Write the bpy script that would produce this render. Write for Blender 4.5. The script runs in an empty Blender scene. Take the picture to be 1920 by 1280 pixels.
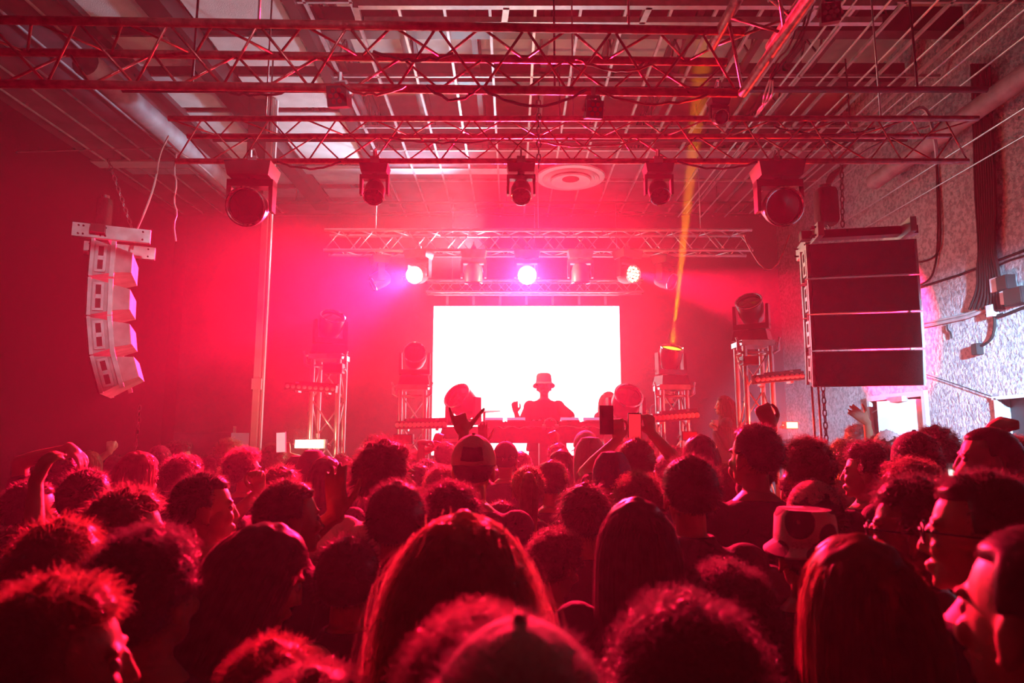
import bpy, math, random
import numpy as np
from mathutils import Vector, Matrix, Euler

R = math.radians
SC = bpy.context.scene
COL = SC.collection
rnd = random.Random(7)

# ------------------------------------------------------------------ camera, world, exposure, stage light, added cool fills
CAM_Z, PITCH, FPX = 1.85, R(8.0), 1280.0
cd = bpy.data.cameras.new('camera'); cam = bpy.data.objects.new('camera', cd); COL.objects.link(cam)
cam.location = (0, 0, CAM_Z); cam.rotation_euler = (R(90) + PITCH, 0, 0)
cd.sensor_width = 36; cd.lens = 36 * FPX / 1920; cd.clip_start = 0.05; cd.clip_end = 100
cd.dof.use_dof = True; cd.dof.focus_distance = 5.5; cd.dof.aperture_fstop = 3.4
SC.camera = cam
w = bpy.data.worlds.new('world'); SC.world = w; w.use_nodes = True
w.node_tree.nodes['Background'].inputs[0].default_value = (0.02, 0.03, 0.05, 1)
w.node_tree.nodes['Background'].inputs[1].default_value = 0.0
vs = SC.view_settings
vs.view_transform = 'Standard'; vs.look = 'None'; vs.gamma = 1; vs.exposure = 0.0; vs.use_curve_mapping = False
cy = SC.cycles
cy.max_bounces = 3; cy.diffuse_bounces = 1; cy.glossy_bounces = 2; cy.transmission_bounces = 2
cy.transparent_max_bounces = 6; cy.volume_bounces = 0
cy.sample_clamp_indirect = 4.0; cy.sample_clamp_direct = 0.0
cy.use_light_tree = False; cy.use_denoising = True; cy.use_adaptive_sampling = True; cy.adaptive_threshold = 0.08; cy.adaptive_min_samples = 16
cy.caustics_reflective = False; cy.caustics_refractive = False

def ray(px, py):
    u = (px - 960) / FPX; v = (640 - py) / FPX
    return Vector((u, math.cos(PITCH) - v * math.sin(PITCH), math.sin(PITCH) + v * math.cos(PITCH)))
def at(px, py, Y):
    """the point of the room at distance Y ahead that photo pixel (px, py) shows"""
    d = ray(px, py); return Vector((0, 0, CAM_Z)) + d * (Y / d.y)
def onx(px, py, X):
    d = ray(px, py); return Vector((0, 0, CAM_Z)) + d * (X / d.x)
def onz(px, py, Z):
    d = ray(px, py); return Vector((0, 0, CAM_Z)) + d * ((Z - CAM_Z) / d.z)

def spot(name, loc, aim, power, color, angle, blend=0.4, radius=0.05):
    l = bpy.data.lights.new(name, 'SPOT'); l.energy = power; l.color = color
    l.spot_size = R(angle); l.spot_blend = blend; l.shadow_soft_size = radius
    o = bpy.data.objects.new(name, l); COL.objects.link(o); o.location = loc
    o.rotation_euler = (Vector(aim) - Vector(loc)).to_track_quat('-Z', 'Y').to_euler()
    return o
def area(name, loc, aim, power, color, sx, sy):
    l = bpy.data.lights.new(name, 'AREA'); l.shape = 'RECTANGLE'; l.size = sx; l.size_y = sy
    l.energy = power; l.color = color
    o = bpy.data.objects.new(name, l); COL.objects.link(o); o.location = loc
    o.rotation_euler = (Vector(aim) - Vector(loc)).to_track_quat('-Z', 'Y').to_euler()
    return o
RED = (1.0, 0.004, 0.05)
ROSE = (1.0, 0.0, 0.12)
WY = 8.7                                   # the stage truss that carries the wash lights
SPOTS = {'left': (at(345, 640, 4.9), 26000, RED, 40, .9), 'crowd': ((-1.5, 1.0, 1.4), 7000, RED, 34, .7), 'middle': ((-.1, .4, .9), 17000, RED, 62, .6),
         'right': ((4.4, 7.9, 3.1), 42000, RED, 34, .6), 'amber': (at(1290, 372, 7.0), 200000, (1.0, .32, 0.0), 4.0, .3)}
spot('added_cool_wall_fill', (2.9, 0.4, 3.1), (4.4, 6.4, 1.9), 18000, (0.36, 0.72, 1.0), 31, 0.9, 0.15)  # unseen lamp added to brighten the right wall with cool light
spot('added_cool_ceiling_fill', (-.4, 10.0, 4.35), (-2.4, 6.3, 5.6), 850, (0.5, 0.8, 1.0), 66, 0.6, 0.1)  # made-up lamp above the screen, added to light the white ceiling tiles
spot('added_cool_array_fill', (1.6, -1.2, 4.6), (-2.7, 5.2, 3.1), 500, (0.85, 0.9, 1.0), 15, 0.5, 0.1)  # unseen lamp added behind the camera to lift the left array's side

# ------------------------------------------------------------------ materials
MC = {}
def mat(name, col, rough=0.6, metal=0.0, emit=None, es=0.0, var=0.25, scale=8.0, bump=0.0, bscale=40.0, spec=0.5, trans=0.0):
    if name in MC: return MC[name]
    m = bpy.data.materials.new(name); m.use_nodes = True; MC[name] = m
    nt = m.node_tree; b = nt.nodes['Principled BSDF']
    tc = nt.nodes.new('ShaderNodeTexCoord'); nz = nt.nodes.new('ShaderNodeTexNoise')
    nz.inputs['Scale'].default_value = scale; nz.inputs['Detail'].default_value = 3
    nt.links.new(tc.outputs['Object'], nz.inputs['Vector'])
    cr = nt.nodes.new('ShaderNodeValToRGB')
    a = [max(0, c * (1 - var)) for c in col]; c2 = [min(1, c * (1 + var)) for c in col]
    cr.color_ramp.elements[0].position = .3; cr.color_ramp.elements[0].color = (*a, 1)
    cr.color_ramp.elements[1].position = .7; cr.color_ramp.elements[1].color = (*c2, 1)
    nt.links.new(nz.outputs['Fac'], cr.inputs['Fac']); nt.links.new(cr.outputs['Color'], b.inputs['Base Color'])
    b.inputs['Roughness'].default_value = rough; b.inputs['Metallic'].default_value = metal
    b.inputs['Specular IOR Level'].default_value = spec
    if emit: b.inputs['Emission Color'].default_value = (*emit, 1); b.inputs['Emission Strength'].default_value = es
    if bump:
        n2 = nt.nodes.new('ShaderNodeTexNoise'); n2.inputs['Scale'].default_value = bscale; n2.inputs['Detail'].default_value = 4
        bp = nt.nodes.new('ShaderNodeBump'); bp.inputs['Strength'].default_value = bump; bp.inputs['Distance'].default_value = .02
        nt.links.new(tc.outputs['Object'], n2.inputs['Vector']); nt.links.new(n2.outputs['Fac'], bp.inputs['Height'])
        nt.links.new(bp.outputs['Normal'], b.inputs['Normal'])
    if trans:
        tr = nt.nodes.new('ShaderNodeBsdfTranslucent'); mx = nt.nodes.new('ShaderNodeMixShader'); mx.inputs[0].default_value = trans
        gm_ = nt.nodes.new('ShaderNodeGamma'); gm_.inputs['Gamma'].default_value = .55   # light through hair keeps more of its colour
        nt.links.new(cr.outputs['Color'], gm_.inputs['Color']); nt.links.new(gm_.outputs[0], tr.inputs['Color'])
        out = nt.nodes['Material Output']
        nt.links.new(b.outputs[0], mx.inputs[1]); nt.links.new(tr.outputs[0], mx.inputs[2]); nt.links.new(mx.outputs[0], out.inputs[0])
    return m
BLACKM = mat('black_painted_metal', (.012, .012, .014), .45, .3)
STEEL = mat('galvanised_steel', (.55, .55, .58), .38, .85, var=.15, scale=14)
ALU = mat('truss_aluminium', (.62, .62, .64), .32, .9, var=.12)
PLAST = mat('black_fixture_plastic', (.03, .03, .033), .35)
GLASS = mat('dark_lens_glass', (.02, .004, .006), .08, 0)
CHROME = mat('polished_rim', (.75, .75, .78), .15, 1.0, var=.05)
RUBBER = mat('black_cable_rubber', (.01, .01, .01), .75, spec=.2)
GREYC = mat('grey_cable_jacket', (.35, .35, .38), .45)
CHAINM = mat('dark_chain_steel', (.2, .2, .21), .4, .9)
DARKW = mat('black_wall_paint', (.005, .004, .005), .9, spec=.03, bump=.3, bscale=30)
GRILLE = mat('black_speaker_grille', (.012, .012, .013), .7, bump=.5, bscale=300)
CABG = mat('light_grey_cabinet_paint', (.5, .5, .54), .45)

# ------------------------------------------------------------------ mesh collector
class MB:
    def __init__(s): s.v = []; s.f = []; s.mi = []
    def add(s, vs, fs, mi=0):
        k = len(s.v); s.v += [tuple(p) for p in vs]; s.f += [tuple(i + k for i in f) for f in fs]; s.mi += [mi] * len(fs)
        return s
    def box(s, c, d, rot=None, mi=0):
        c = Vector(c); hx, hy, hz = d[0] / 2, d[1] / 2, d[2] / 2
        ps = [Vector((x, y, z)) for x in (-hx, hx) for y in (-hy, hy) for z in (-hz, hz)]
        if rot is not None: ps = [rot @ p for p in ps]
        return s.add([c + p for p in ps], [(0, 1, 3, 2), (4, 6, 7, 5), (0, 4, 5, 1), (2, 3, 7, 6), (0, 2, 6, 4), (1, 5, 7, 3)], mi)
    def bar(s, a, b, wd, h, up=(0, 0, 1), mi=0):
        a = Vector(a); b = Vector(b); y = (b - a); L = y.length; y.normalize()
        x = y.cross(Vector(up)); x = x.normalized() if x.length > 1e-4 else Vector((1, 0, 0)); z = x.cross(y)
        return s.box((a + b) / 2, (wd, L, h), Matrix((x, y, z)).transposed(), mi)
    def path(s, pts, r, n=6, cap=True, mi=0):
        pts = [Vector(p) for p in pts]; m = len(pts)
        rs = r if isinstance(r, (list, tuple)) else [r] * m
        t = (pts[1] - pts[0]).normalized(); ref = Vector((0, 0, 1)) if abs(t.z) < .9 else Vector((1, 0, 0))
        x = t.cross(ref).normalized(); V = []
        for i, p in enumerate(pts):
            t = (pts[min(i + 1, m - 1)] - pts[max(i - 1, 0)])
            t = t.normalized() if t.length > 1e-9 else Vector((0, 0, 1))
            x = (x - t * x.dot(t)); x = x.normalized() if x.length > 1e-6 else t.orthogonal().normalized(); y = t.cross(x)
            V += [p + (x * math.cos(2 * math.pi * k / n) + y * math.sin(2 * math.pi * k / n)) * rs[i] for k in range(n)]
        F = [(i * n + k, i * n + (k + 1) % n, (i + 1) * n + (k + 1) % n, (i + 1) * n + k) for i in range(m - 1) for k in range(n)]
        if cap: F += [tuple(range(n))[::-1], tuple((m - 1) * n + k for k in range(n))]
        return s.add(V, F, mi)
    def tube(s, a, b, r, n=8, mi=0): return s.path([a, b], r, n, True, mi)
    def lathe(s, prof, M=None, n=24, mi=0):
        """prof: (radius, z) pairs turned round local z; closed ends when the radius is 0"""
        M = M or Matrix(); V = []; F = []; m = len(prof)
        for r, z in prof: V += [M @ Vector((r * math.cos(2 * math.pi * k / n), r * math.sin(2 * math.pi * k / n), z)) for k in range(n)]
        F = [(i * n + k, i * n + (k + 1) % n, (i + 1) * n + (k + 1) % n, (i + 1) * n + k) for i in range(m - 1) for k in range(n)]
        return s.add(V, F, mi)
    def ell(s, c, r, M=None, nu=14, nv=9, mi=0):
        M = M or Matrix(); V = []; F = []; c = Vector(c)
        for j in range(1, nv):
            th = math.pi * j / nv
            V += [M @ (c + Vector((r[0] * math.sin(th) * math.cos(2 * math.pi * i / nu), r[1] * math.sin(th) * math.sin(2 * math.pi * i / nu), r[2] * math.cos(th)))) for i in range(nu)]
        a = len(V); V += [M @ (c + Vector((0, 0, r[2]))), M @ (c - Vector((0, 0, r[2])))]
        for j in range(nv - 2):
            F += [(j * nu + i, (j + 1) * nu + i, (j + 1) * nu + (i + 1) % nu, j * nu + (i + 1) % nu) for i in range(nu)]
        F += [(a, i, (i + 1) % nu) for i in range(nu)]
        F += [(a + 1, (nv - 2) * nu + (i + 1) % nu, (nv - 2) * nu + i) for i in range(nu)]
        return s.add(V, F, mi)
    def cap(s, a, b, ra, rb, M=None, n=12, mi=0):
        """tapered limb with round ends"""
        a = Vector(a); b = Vector(b); t = (b - a).normalized(); pts = []; rs = []
        for k in (90, 60, 30): pts.append(a - t * ra * math.sin(R(k))); rs.append(max(ra * math.cos(R(k)), ra * .02))
        pts += [a, b]; rs += [ra, rb]
        for k in (30, 60, 90): pts.append(b + t * rb * math.sin(R(k))); rs.append(max(rb * math.cos(R(k)), rb * .02))
        if M is not None: pts = [M @ p for p in pts]
        return s.path(pts, rs, n, True, mi)
    def loft(s, rings, M=None, n=20, mi=0, sq=2.3):
        """rings: (x, y, z, rx, ry) super-ellipses stacked along z"""
        M = M or Matrix(); V = []; m = len(rings)
        for (x, y, z, rx, ry) in rings:
            for k in range(n):
                a = 2 * math.pi * k / n; c, d = math.cos(a), math.sin(a)
                V.append(M @ Vector((x + rx * math.copysign(abs(c) ** (2 / sq), c), y + ry * math.copysign(abs(d) ** (2 / sq), d), z)))
        F = [(i * n + k, i * n + (k + 1) % n, (i + 1) * n + (k + 1) % n, (i + 1) * n + k) for i in range(m - 1) for k in range(n)]
        F += [tuple(range(n))[::-1], tuple((m - 1) * n + k for k in range(n))]
        return s.add(V, F, mi)
    def mesh(s, name, m=None, smooth=True):
        me = bpy.data.meshes.new(name); me.from_pydata(s.v, [], s.f); me.update()
        ms = m if isinstance(m, (list, tuple)) else [m]
        for x in ms:
            if x: me.materials.append(x)
        if len(ms) > 1: me.polygons.foreach_set('material_index', s.mi)
        if smooth:
            me.polygons.foreach_set('use_smooth', [True] * len(me.polygons)); smooth_by_angle(me)
        return me
    def each(s, name, m, parent=None, smooth=True, nv=None):
        """one object for every loose piece that was added (pieces share their vertex count)"""
        nv = nv or 8; out = []
        for k in range(0, len(s.v), nv):
            q = MB(); q.v = s.v[k:k + nv]; q.f = [tuple(i - k for i in f) for f in s.f if k <= f[0] < k + nv]; q.mi = [0] * len(q.f); out.append(q.build(name, m, parent, smooth))
        return out
    def build(s, name, m, parent=None, smooth=True):
        o = bpy.data.objects.new(name, s.mesh(name, m, smooth)); COL.objects.link(o)
        if parent is not None: o.parent = parent
        return o
def smooth_by_angle(me, ang=38):
    n = len(me.polygons); 
    if n == 0 or n > 20000: return
    nor = np.empty(n * 3); me.polygons.foreach_get('normal', nor); nor = nor.reshape(-1, 3)
    ne = len(me.edges); le = np.empty(len(me.loops), int); me.loops.foreach_get('edge_index', le)
    lt = np.empty(n, int); me.polygons.foreach_get('loop_total', lt); pf = np.repeat(np.arange(n), lt)
    o = np.argsort(le, kind='stable'); le = le[o]; pf = pf[o]; sharp = np.zeros(ne, bool)
    same = le[1:] == le[:-1]
    dots = (nor[pf[1:]] * nor[pf[:-1]]).sum(1)
    sharp[le[1:][same & (dots < math.cos(R(ang)))]] = True
    at_ = me.attributes.new('sharp_edge', 'BOOLEAN', 'EDGE'); at_.data.foreach_set('value', sharp)
def empty(name, loc=(0, 0, 0), rz=0, parent=None):
    o = bpy.data.objects.new(name, None); COL.objects.link(o); o.location = loc; o.rotation_euler = (0, 0, rz)
    o.empty_display_size = .1
    if parent is not None: o.parent = parent
    return o
def tag(o, label, cat, group=None, kind=None):
    o['label'] = label
    if cat: o['category'] = cat
    if group: o['group'] = group
    if kind: o['kind'] = kind
    return o
def struct(o): o['kind'] = 'structure'; return o
def copy_tree(o, parent=None):
    c = o.copy(); COL.objects.link(c)
    if parent is not None: c.parent = parent
    for ch in o.children: copy_tree(ch, c)
    return c
def catenary(a, b, sag, n=12, jit=0.0):
    a = Vector(a); b = Vector(b); out = []
    for i in range(n + 1):
        t = i / n; p = a.lerp(b, t); p.z -= sag * 4 * t * (1 - t)
        if 0 < i < n and jit: p += Vector((rnd.uniform(-jit, jit), rnd.uniform(-jit, jit), rnd.uniform(-jit, jit)))
        out.append(p)
    return out
def smoothpath(pts, k=3):
    pts = [Vector(p) for p in pts]
    for _ in range(k - 1):
        q = [pts[0]]
        for a, b in zip(pts, pts[1:]): q += [a.lerp(b, .25), a.lerp(b, .75)]
        pts = q + [pts[-1]]
    return pts
# ------------------------------------------------------------------ the room
XL, XR, YB, YF, ZC, ZD = -5.6, 4.4, 11.0, -1.6, 5.5, 6.25
def wallmat():
    m = mat('pale_stucco_wall_paint', (.42, .47, .52), .62, var=.12, scale=3.0, bump=.9, bscale=34)
    nt = m.node_tree; cr = [n for n in nt.nodes if n.type == 'VALTORGB'][0]; b = nt.nodes['Principled BSDF']
    tc = [n for n in nt.nodes if n.type == 'TEX_COORD'][0]
    n3 = nt.nodes.new('ShaderNodeTexNoise'); n3.inputs['Scale'].default_value = 26; n3.inputs['Detail'].default_value = 5
    r3 = nt.nodes.new('ShaderNodeValToRGB'); r3.color_ramp.elements[0].position = .42; r3.color_ramp.elements[1].position = .56
    r3.color_ramp.elements[0].color = (.45, .45, .5, 1); r3.color_ramp.elements[1].color = (1, 1, 1, 1)
    mx = nt.nodes.new('ShaderNodeMixRGB'); mx.blend_type = 'MULTIPLY'; mx.inputs[0].default_value = .8
    nt.links.new(tc.outputs['Object'], n3.inputs['Vector']); nt.links.new(n3.outputs['Fac'], r3.inputs['Fac'])
    nt.links.new(cr.outputs['Color'], mx.inputs[1]); nt.links.new(r3.outputs['Color'], mx.inputs[2]); nt.links.new(mx.outputs[0], b.inputs['Base Color'])
    return m
WALLM = wallmat()
CURT = mat('charcoal_stage_wall_paint', (.05, .045, .055), .9, spec=.1, var=.2, scale=2, bump=.4, bscale=60)
FLOORM = mat('dark_concrete_floor', (.03, .03, .03), .5, bump=.2)
struct(MB().box(((XL + XR) / 2, (YB + YF) / 2, -.05), (XR - XL + .4, YB - YF + .4, .1)).build('floor', FLOORM, smooth=False))
struct(MB().box((XL - .1, (YB + YF) / 2, ZD / 2), (.2, YB - YF, ZD)).build('wall_left', DARKW, smooth=False))
struct(MB().box((0, YB + .1, ZD / 2), (XR - XL + .8, .2, ZD)).build('wall_back', CURT, smooth=False))
struct(MB().box((0, YF - .1, ZD / 2), (XR - XL + .8, .2, ZD)).build('wall_front', DARKW, smooth=False))
# right wall with a doorway cut through it
DY0, DY1 = onx(1735, 760, XR).y, onx(1636, 760, XR).y
DZ = onx(1640, 752, XR).z
OY0, OY1, OZ = 4.9, onx(1871, 760, XR).y, onx(1871, 746, XR).z
mw = MB()
def wallseg(y0, y1, z0, z1): mw.box((XR + .1, (y0 + y1) / 2, (z0 + z1) / 2), (.2, y1 - y0, z1 - z0))
wallseg(YF, OY0, 0, ZD); wallseg(OY0, OY1, OZ, ZD); wallseg(OY1, DY0, 0, ZD); wallseg(DY0, DY1, DZ, ZD); wallseg(DY1, YB, 0, ZD)
struct(mw.build('wall_right', WALLM, smooth=False))
# roof deck and joists high above the hung ceiling
deckm = mat('cream_perforated_roof_deck', (.62, .5, .46), .6, var=.08)
nt = deckm.node_tree; b = nt.nodes['Principled BSDF']; cr = [n for n in nt.nodes if n.type == 'VALTORGB'][0]
tc = [n for n in nt.nodes if n.type == 'TEX_COORD'][0]; vo = nt.nodes.new('ShaderNodeTexVoronoi'); vo.inputs['Scale'].default_value = 9
vo.inputs['Randomness'].default_value = .0
vr = nt.nodes.new('ShaderNodeValToRGB'); vr.color_ramp.elements[0].position = .12; vr.color_ramp.elements[1].position = .2
vr.color_ramp.elements[0].color = (.15, .08, .08, 1)
mx = nt.nodes.new('ShaderNodeMixRGB'); mx.blend_type = 'MULTIPLY'; mx.inputs[0].default_value = 1
nt.links.new(tc.outputs['Object'], vo.inputs['Vector']); nt.links.new(vo.outputs['Distance'], vr.inputs['Fac'])
nt.links.new(cr.outputs['Color'], mx.inputs[1]); nt.links.new(vr.outputs['Color'], mx.inputs[2]); nt.links.new(mx.outputs[0], b.inputs['Base Color'])
struct(MB().box(((XL + XR) / 2, (YB + YF) / 2, ZD + .05), (XR - XL + .4, YB - YF, .1)).build('roof', deckm, smooth=False))
j = MB()
for k in range(-2, 7):
    x = -1.1 + k * .72
    for z in (ZD - .06, ZD - .42): j.box((x, 6.5, z), (.06, 9, .05))
    y = 2.2
    while y < 10.8:
        j.tube((x, y, ZD - .42), (x, y + .28, ZD - .06), .012, 5); j.tube((x, y + .28, ZD - .06), (x, y + .56, ZD - .42), .012, 5); y += .56
struct(j.build('roof_beam', mat('dark_red_joist_paint', (.07, .03, .035), .6), smooth=False))
j = MB()
for py, h in ((150, .22), (262, .18), (52, .25)):
    y = onz(960, py, ZC + .25).y
    j.box((-.5, y, ZC + .3), (9.6, .14, h))
struct(j.build('ceiling_beam', mat('dark_beam_paint', (.035, .02, .024), .5), smooth=False))
# hung ceiling: dark tiles over the stage end, a grid of pale bars, white tiles to the left
tilem = mat('dark_plum_ceiling_tile', (.16, .1, .13), .9, var=.3, scale=3)
YT = onz(960, 283, ZC).y
c = MB(); c.box(((-2.0 + XR) / 2, (YT + YB) / 2, ZC + .02), (XR + 2.0, YB - YT, .02))
c.box(((XL - 3.75) / 2, 5.6, ZC + .02), (-3.75 - XL, 10.8, .02))
c.box((-2.9, 10.55, ZC + .02), (1.9, .9, .02))
struct(c.build('ceiling', tilem, smooth=False))
whitet = mat('white_ceiling_tile', (.7, .74, .78), .85, var=.1, scale=6, bump=.3, bscale=120)
wt = MB()
for (x0, x1) in ((-3.72, -3.12), (-2.82, -1.95)):
    y = 3.4
    while y < 10.0:
        wt.box(((x0 + x1) / 2, y + .36, ZC + .02), (x1 - x0 - .03, .66 if (int(y * 10) % 3) else .5, .02)); y += .78
wt.box((-2.6, 9.02, ZC + .005), (5.4, .2, .03)); wt.box((-4.9, 8.75, ZC - .01), (2.3, .22, .03))
struct(wt.build('ceiling_panel', whitet, smooth=False))
db = MB(); db.box((-2.97, 6.5, ZC - .03), (.2, 7.6, .2)); db.box((-3.74, 6.5, ZC), (.08, 7.6, .1)); db.box((-1.86, 6.5, ZC), (.1, 7.6, .14))
struct(db.build('ceiling_beam', mat('dark_beam_paint', ()), smooth=False))
gr = MB(); gm = mat('pale_ceiling_grid_bar', (.6, .55, .6), .4, .3)
for k in range(16):
    x = -1.75 + k * .39
    gr.box((x, 7.7 + .0 * k, ZC - .01), (.024, 6.4, .03))
for y in (5.3, 6.5, 7.65, 8.3, 9.35): gr.box((1.2, y, ZC - .01), (6.3, .024, .03))
for k in range(6): gr.box((-5.4 + k * .33, 7.0, ZC - .01), (.016, 7.6, .02))
struct(gr.build('ceiling_grid_frame', gm, smooth=False))
gs = MB()                                                    # galvanised strut frame near the camera
za = ZC - .3
for py in (9, 40):
    y = onz(960, py, za).y; gs.box((.9, y, za), (4.2, .05, .05))
ya, yb = onz(960, 40, za).y, onz(960, 9, za).y
for px in (668, 945, 1208, 1520): gs.bar((onz(px, 25, za).x, ya, za), (onz(px, 25, za).x + .02, yb, za), .05, .05)
struct(gs.build('ceiling_strut_frame', STEEL, smooth=False))

# round air diffuser
o = empty('air_diffuser', onz(1070, 332, ZC - .05)); tag(o, 'round white ceiling air diffuser with concentric rings above the stage', 'air vent')
dm = mat('white_diffuser_paint', (.75, .75, .78), .4, var=.05)
d = MB(); d.lathe([(.14, .02), (.30, -.03), (.33, -.05), (.34, -.03), (.36, -.05), (.37, -.03), (.39, -.05), (.40, -.03), (.47, -.02), (.48, 0), (.46, .01)], n=48); d.build('outer_rings', dm, o)
d = MB(); d.lathe([(0, -.02), (.1, -.025), (.27, -.07), (.28, -.05), (.1, 0), (0, 0)], n=40); d.build('inner_cone', dm, o)
d = MB(); d.lathe([(0, -.03), (.12, -.032), (.12, -.025), (0, -.024)], n=30); d.build('centre_opening', BLACKM, o)

# big round duct, left
a, b = onz(160, 118, 5.15), onz(432, 352, 5.15)
o = MB().path([a, a.lerp(b, .5), b], .12, 16).build('round_duct', mat('grey_duct_sheet', (.3, .3, .34), .7, .3))
tag(o, 'grey round duct running along the dark ceiling on the left', 'duct')
# steel column
cx, cy_ = at(486, 640, 7.0).x, 7.0
o = empty('steel_column', (cx, cy_, 0)); tag(o, 'tall white-edged steel column standing left of the stage', 'column')
paintw = mat('white_column_paint', (.8, .78, .8), .4, var=.05)
MB().box((.0, 0, ZC / 2), (.062, .05, ZC)).build('flange', paintw, o, False)
MB().box((.052, .03, ZC / 2), (.02, .04, ZC)).build('edge_strip', paintw, o, False)
MB().box((-.13, .12, 4.9), (.24, .2, 1.3)).build('boxed_head', mat('dark_red_joist_paint', ()), o, False)
MB().box((.01, -.035, at(486, 720, 7).z), (.1, .02, .11)).build('switch_box', paintw, o, False)

# door, frame, closer on the right wall
o = empty('door_1', (XR, (DY0 + DY1) / 2, 0)); o['kind'] = 'structure'
fm = mat('pale_blue_door_paint', (.5, .56, .6), .4, var=.06)
W_ = DY1 - DY0
fr = MB()
for s in (-1, 1): fr.box((0, s * (W_ / 2 + .03), DZ / 2), (.08, .06, DZ))
fr.box((0, 0, DZ + .03), (.08, W_ + .12, .06)); fr.build('door_frame', fm, o, False)
ang = R(14); Mr = Matrix.Rotation(ang, 3, 'Z')
leaf = MB(); L = W_ * .66
leaf.box(Vector((.05, -W_ / 2 + .02, DZ / 2)) + Mr @ Vector((0, L / 2, 0)), (.045, L, DZ - .04), Mr); leaf.build('door_leaf', fm, o, False)
MB().box((.17, 0, DZ / 2), (.02, W_, DZ)).build('dark_opening', BLACKM, o, False)
cl = MB(); cl.box((-.06, -.12, DZ - .01), (.07, .3, .06)); cl.tube((-.08, .0, DZ - .05), (-.1, .36, DZ - .14), .008); cl.build('door_closer', STEEL, o, False)
o = empty('door_2', (XR, (OY0 + OY1) / 2, 0)); o['kind'] = 'structure'
MB().box((.12, 0, OZ / 2), (.02, OY1 - OY0, OZ)).build('dark_opening', BLACKM, o, False)
fr = MB(); fr.box((0, 0, OZ), (.05, OY1 - OY0 + .08, .03)); fr.box((0, (OY1 - OY0) / 2, OZ / 2), (.05, .03, OZ)); fr.build('door_frame', fm, o, False)

# haze: thick over the stage, thin over the crowd
def haze(name, label, y0, y1, dens):
    hv = bpy.data.materials.new(name); hv.use_nodes = True; nt = hv.node_tree; nt.nodes.clear()
    ou = nt.nodes.new('ShaderNodeOutputMaterial'); vsn = nt.nodes.new('ShaderNodeVolumeScatter')
    vsn.inputs['Density'].default_value = dens; vsn.inputs['Anisotropy'].default_value = 0.5; vsn.inputs['Color'].default_value = (1, 1, 1, 1)
    nt.links.new(vsn.outputs[0], ou.inputs['Volume'])
    hz = MB().box(((XL + XR) / 2, (y0 + y1) / 2, ZD / 2), (XR - XL - .02, y1 - y0, ZD - .02)).build(name, hv, smooth=False)
    tag(hz, label, 'haze', kind='stuff')
haze('haze', 'thick stage haze hanging over the stage end of the hall', 5.0, YB - .01, .018)
haze('haze', 'thin haze over the crowd end of the hall', YF + .01, 4.995, .0055)
# ------------------------------------------------------------------ trusses
def truss(name, label, a, b, size, bay, offs, rc=.024, rb=.008, m=None, group=None):
    """chords at a+off .. b+off for each off; lacing between every neighbouring pair"""
    m = m or ALU; a = Vector(a); b = Vector(b); o = empty(name, (a + b) / 2); c = (a + b) / 2
    tag(o, label, 'truss', group); L = (b - a).length; n = max(1, int(round(L / bay)))
    for q in offs: MB().tube(a + Vector(q) - c, b + Vector(q) - c, rc, 10).build('chord', m, o)
    lac = MB(); k = len(offs)
    pairs = [(i, (i + 1) % k) for i in range(k)] if k > 2 else [(0, 1)]
    for (i, j2) in pairs:
        for s in range(n):
            p = a.lerp(b, s / n) - c; q = a.lerp(b, (s + .5) / n) - c; r = a.lerp(b, (s + 1) / n) - c
            lac.tube(p + Vector(offs[i]), q + Vector(offs[j2]), rb, 6); lac.tube(q + Vector(offs[j2]), r + Vector(offs[i]), rb, 6)
    lac.build('lacing', m, o)
    hg = MB(); tz_ = max(q[2] for q in offs)
    for t in (.12, .5, .88):
        p = a.lerp(b, t) - c; hg.tube(p + Vector((0, offs[1][1], tz_)), (p.x, p.y + offs[1][1], ZD - c.z), .006, 6)
    hg.each('hanging_wire', STEEL, o, nv=12)
    return o
REDP = mat('red_worn_truss_steel', (.42, .1, .1), .35, .8, var=.4, scale=18, bump=.3)
Y1 = 3.2
b0 = at(960, 163, Y1); T1z = b0.z
b1a, b1b = Vector((-3.6, Y1 - .06, T1z)), Vector((at(1382, 175, Y1 + .06).x, Y1 + .06, T1z))
tri = [(0, 0, 0), (0, -.14, .25), (0, .14, .25)]
truss('triangular_truss', 'nearest dark red triangular truss spanning overhead from the left edge', b1a, b1b, .28, .44, tri, .022, .007, REDP)
Y2 = 4.6
T2z = at(960, 302, Y2).z
truss('triangular_truss', 'second triangular truss carrying the five dark moving heads', (at(330, 300, Y2).x, Y2, T2z), (at(1815, 302, Y2).x, Y2, T2z), .28, .46, tri, .02, .006, REDP)
# the one running back over the camera at the right end of the nearest truss
e = b1b
truss('triangular_truss', 'pale rust-spotted truss running overhead towards the camera at upper right', (e.x + .03, e.y, e.z), (e.x + .10, .2, e.z + .02), .28, .5,
      [(0, 0, 0), (-.15, 0, .25), (.15, 0, .25)], .026, .008, mat('rusty_pale_truss', (.6, .45, .42), .4, .6, var=.5, scale=25))
Y4 = 8.7
T4z = at(960, 474, Y4).z
box4 = [(0, -.13, 0), (0, -.13, .27), (0, .13, .27), (0, .13, 0)]
truss('box_truss', 'pink-lit stage truss carrying the lit wash lights', (at(612, 474, Y4).x, Y4, T4z), (at(1405, 470, Y4).x, Y4, T4z), .27, .42, box4, .022, .008)
Y5 = 10.2
T5z = at(960, 549, Y5).z
truss('box_truss', 'short truss hanging right above the white video screen', (at(800, 549, Y5).x, Y5, T5z), (at(1205, 547, Y5).x, Y5, T5z), .17, .3, [(0, -.09, 0), (0, -.09, .18), (0, .09, .18), (0, .09, 0)], .02, .007)
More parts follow.
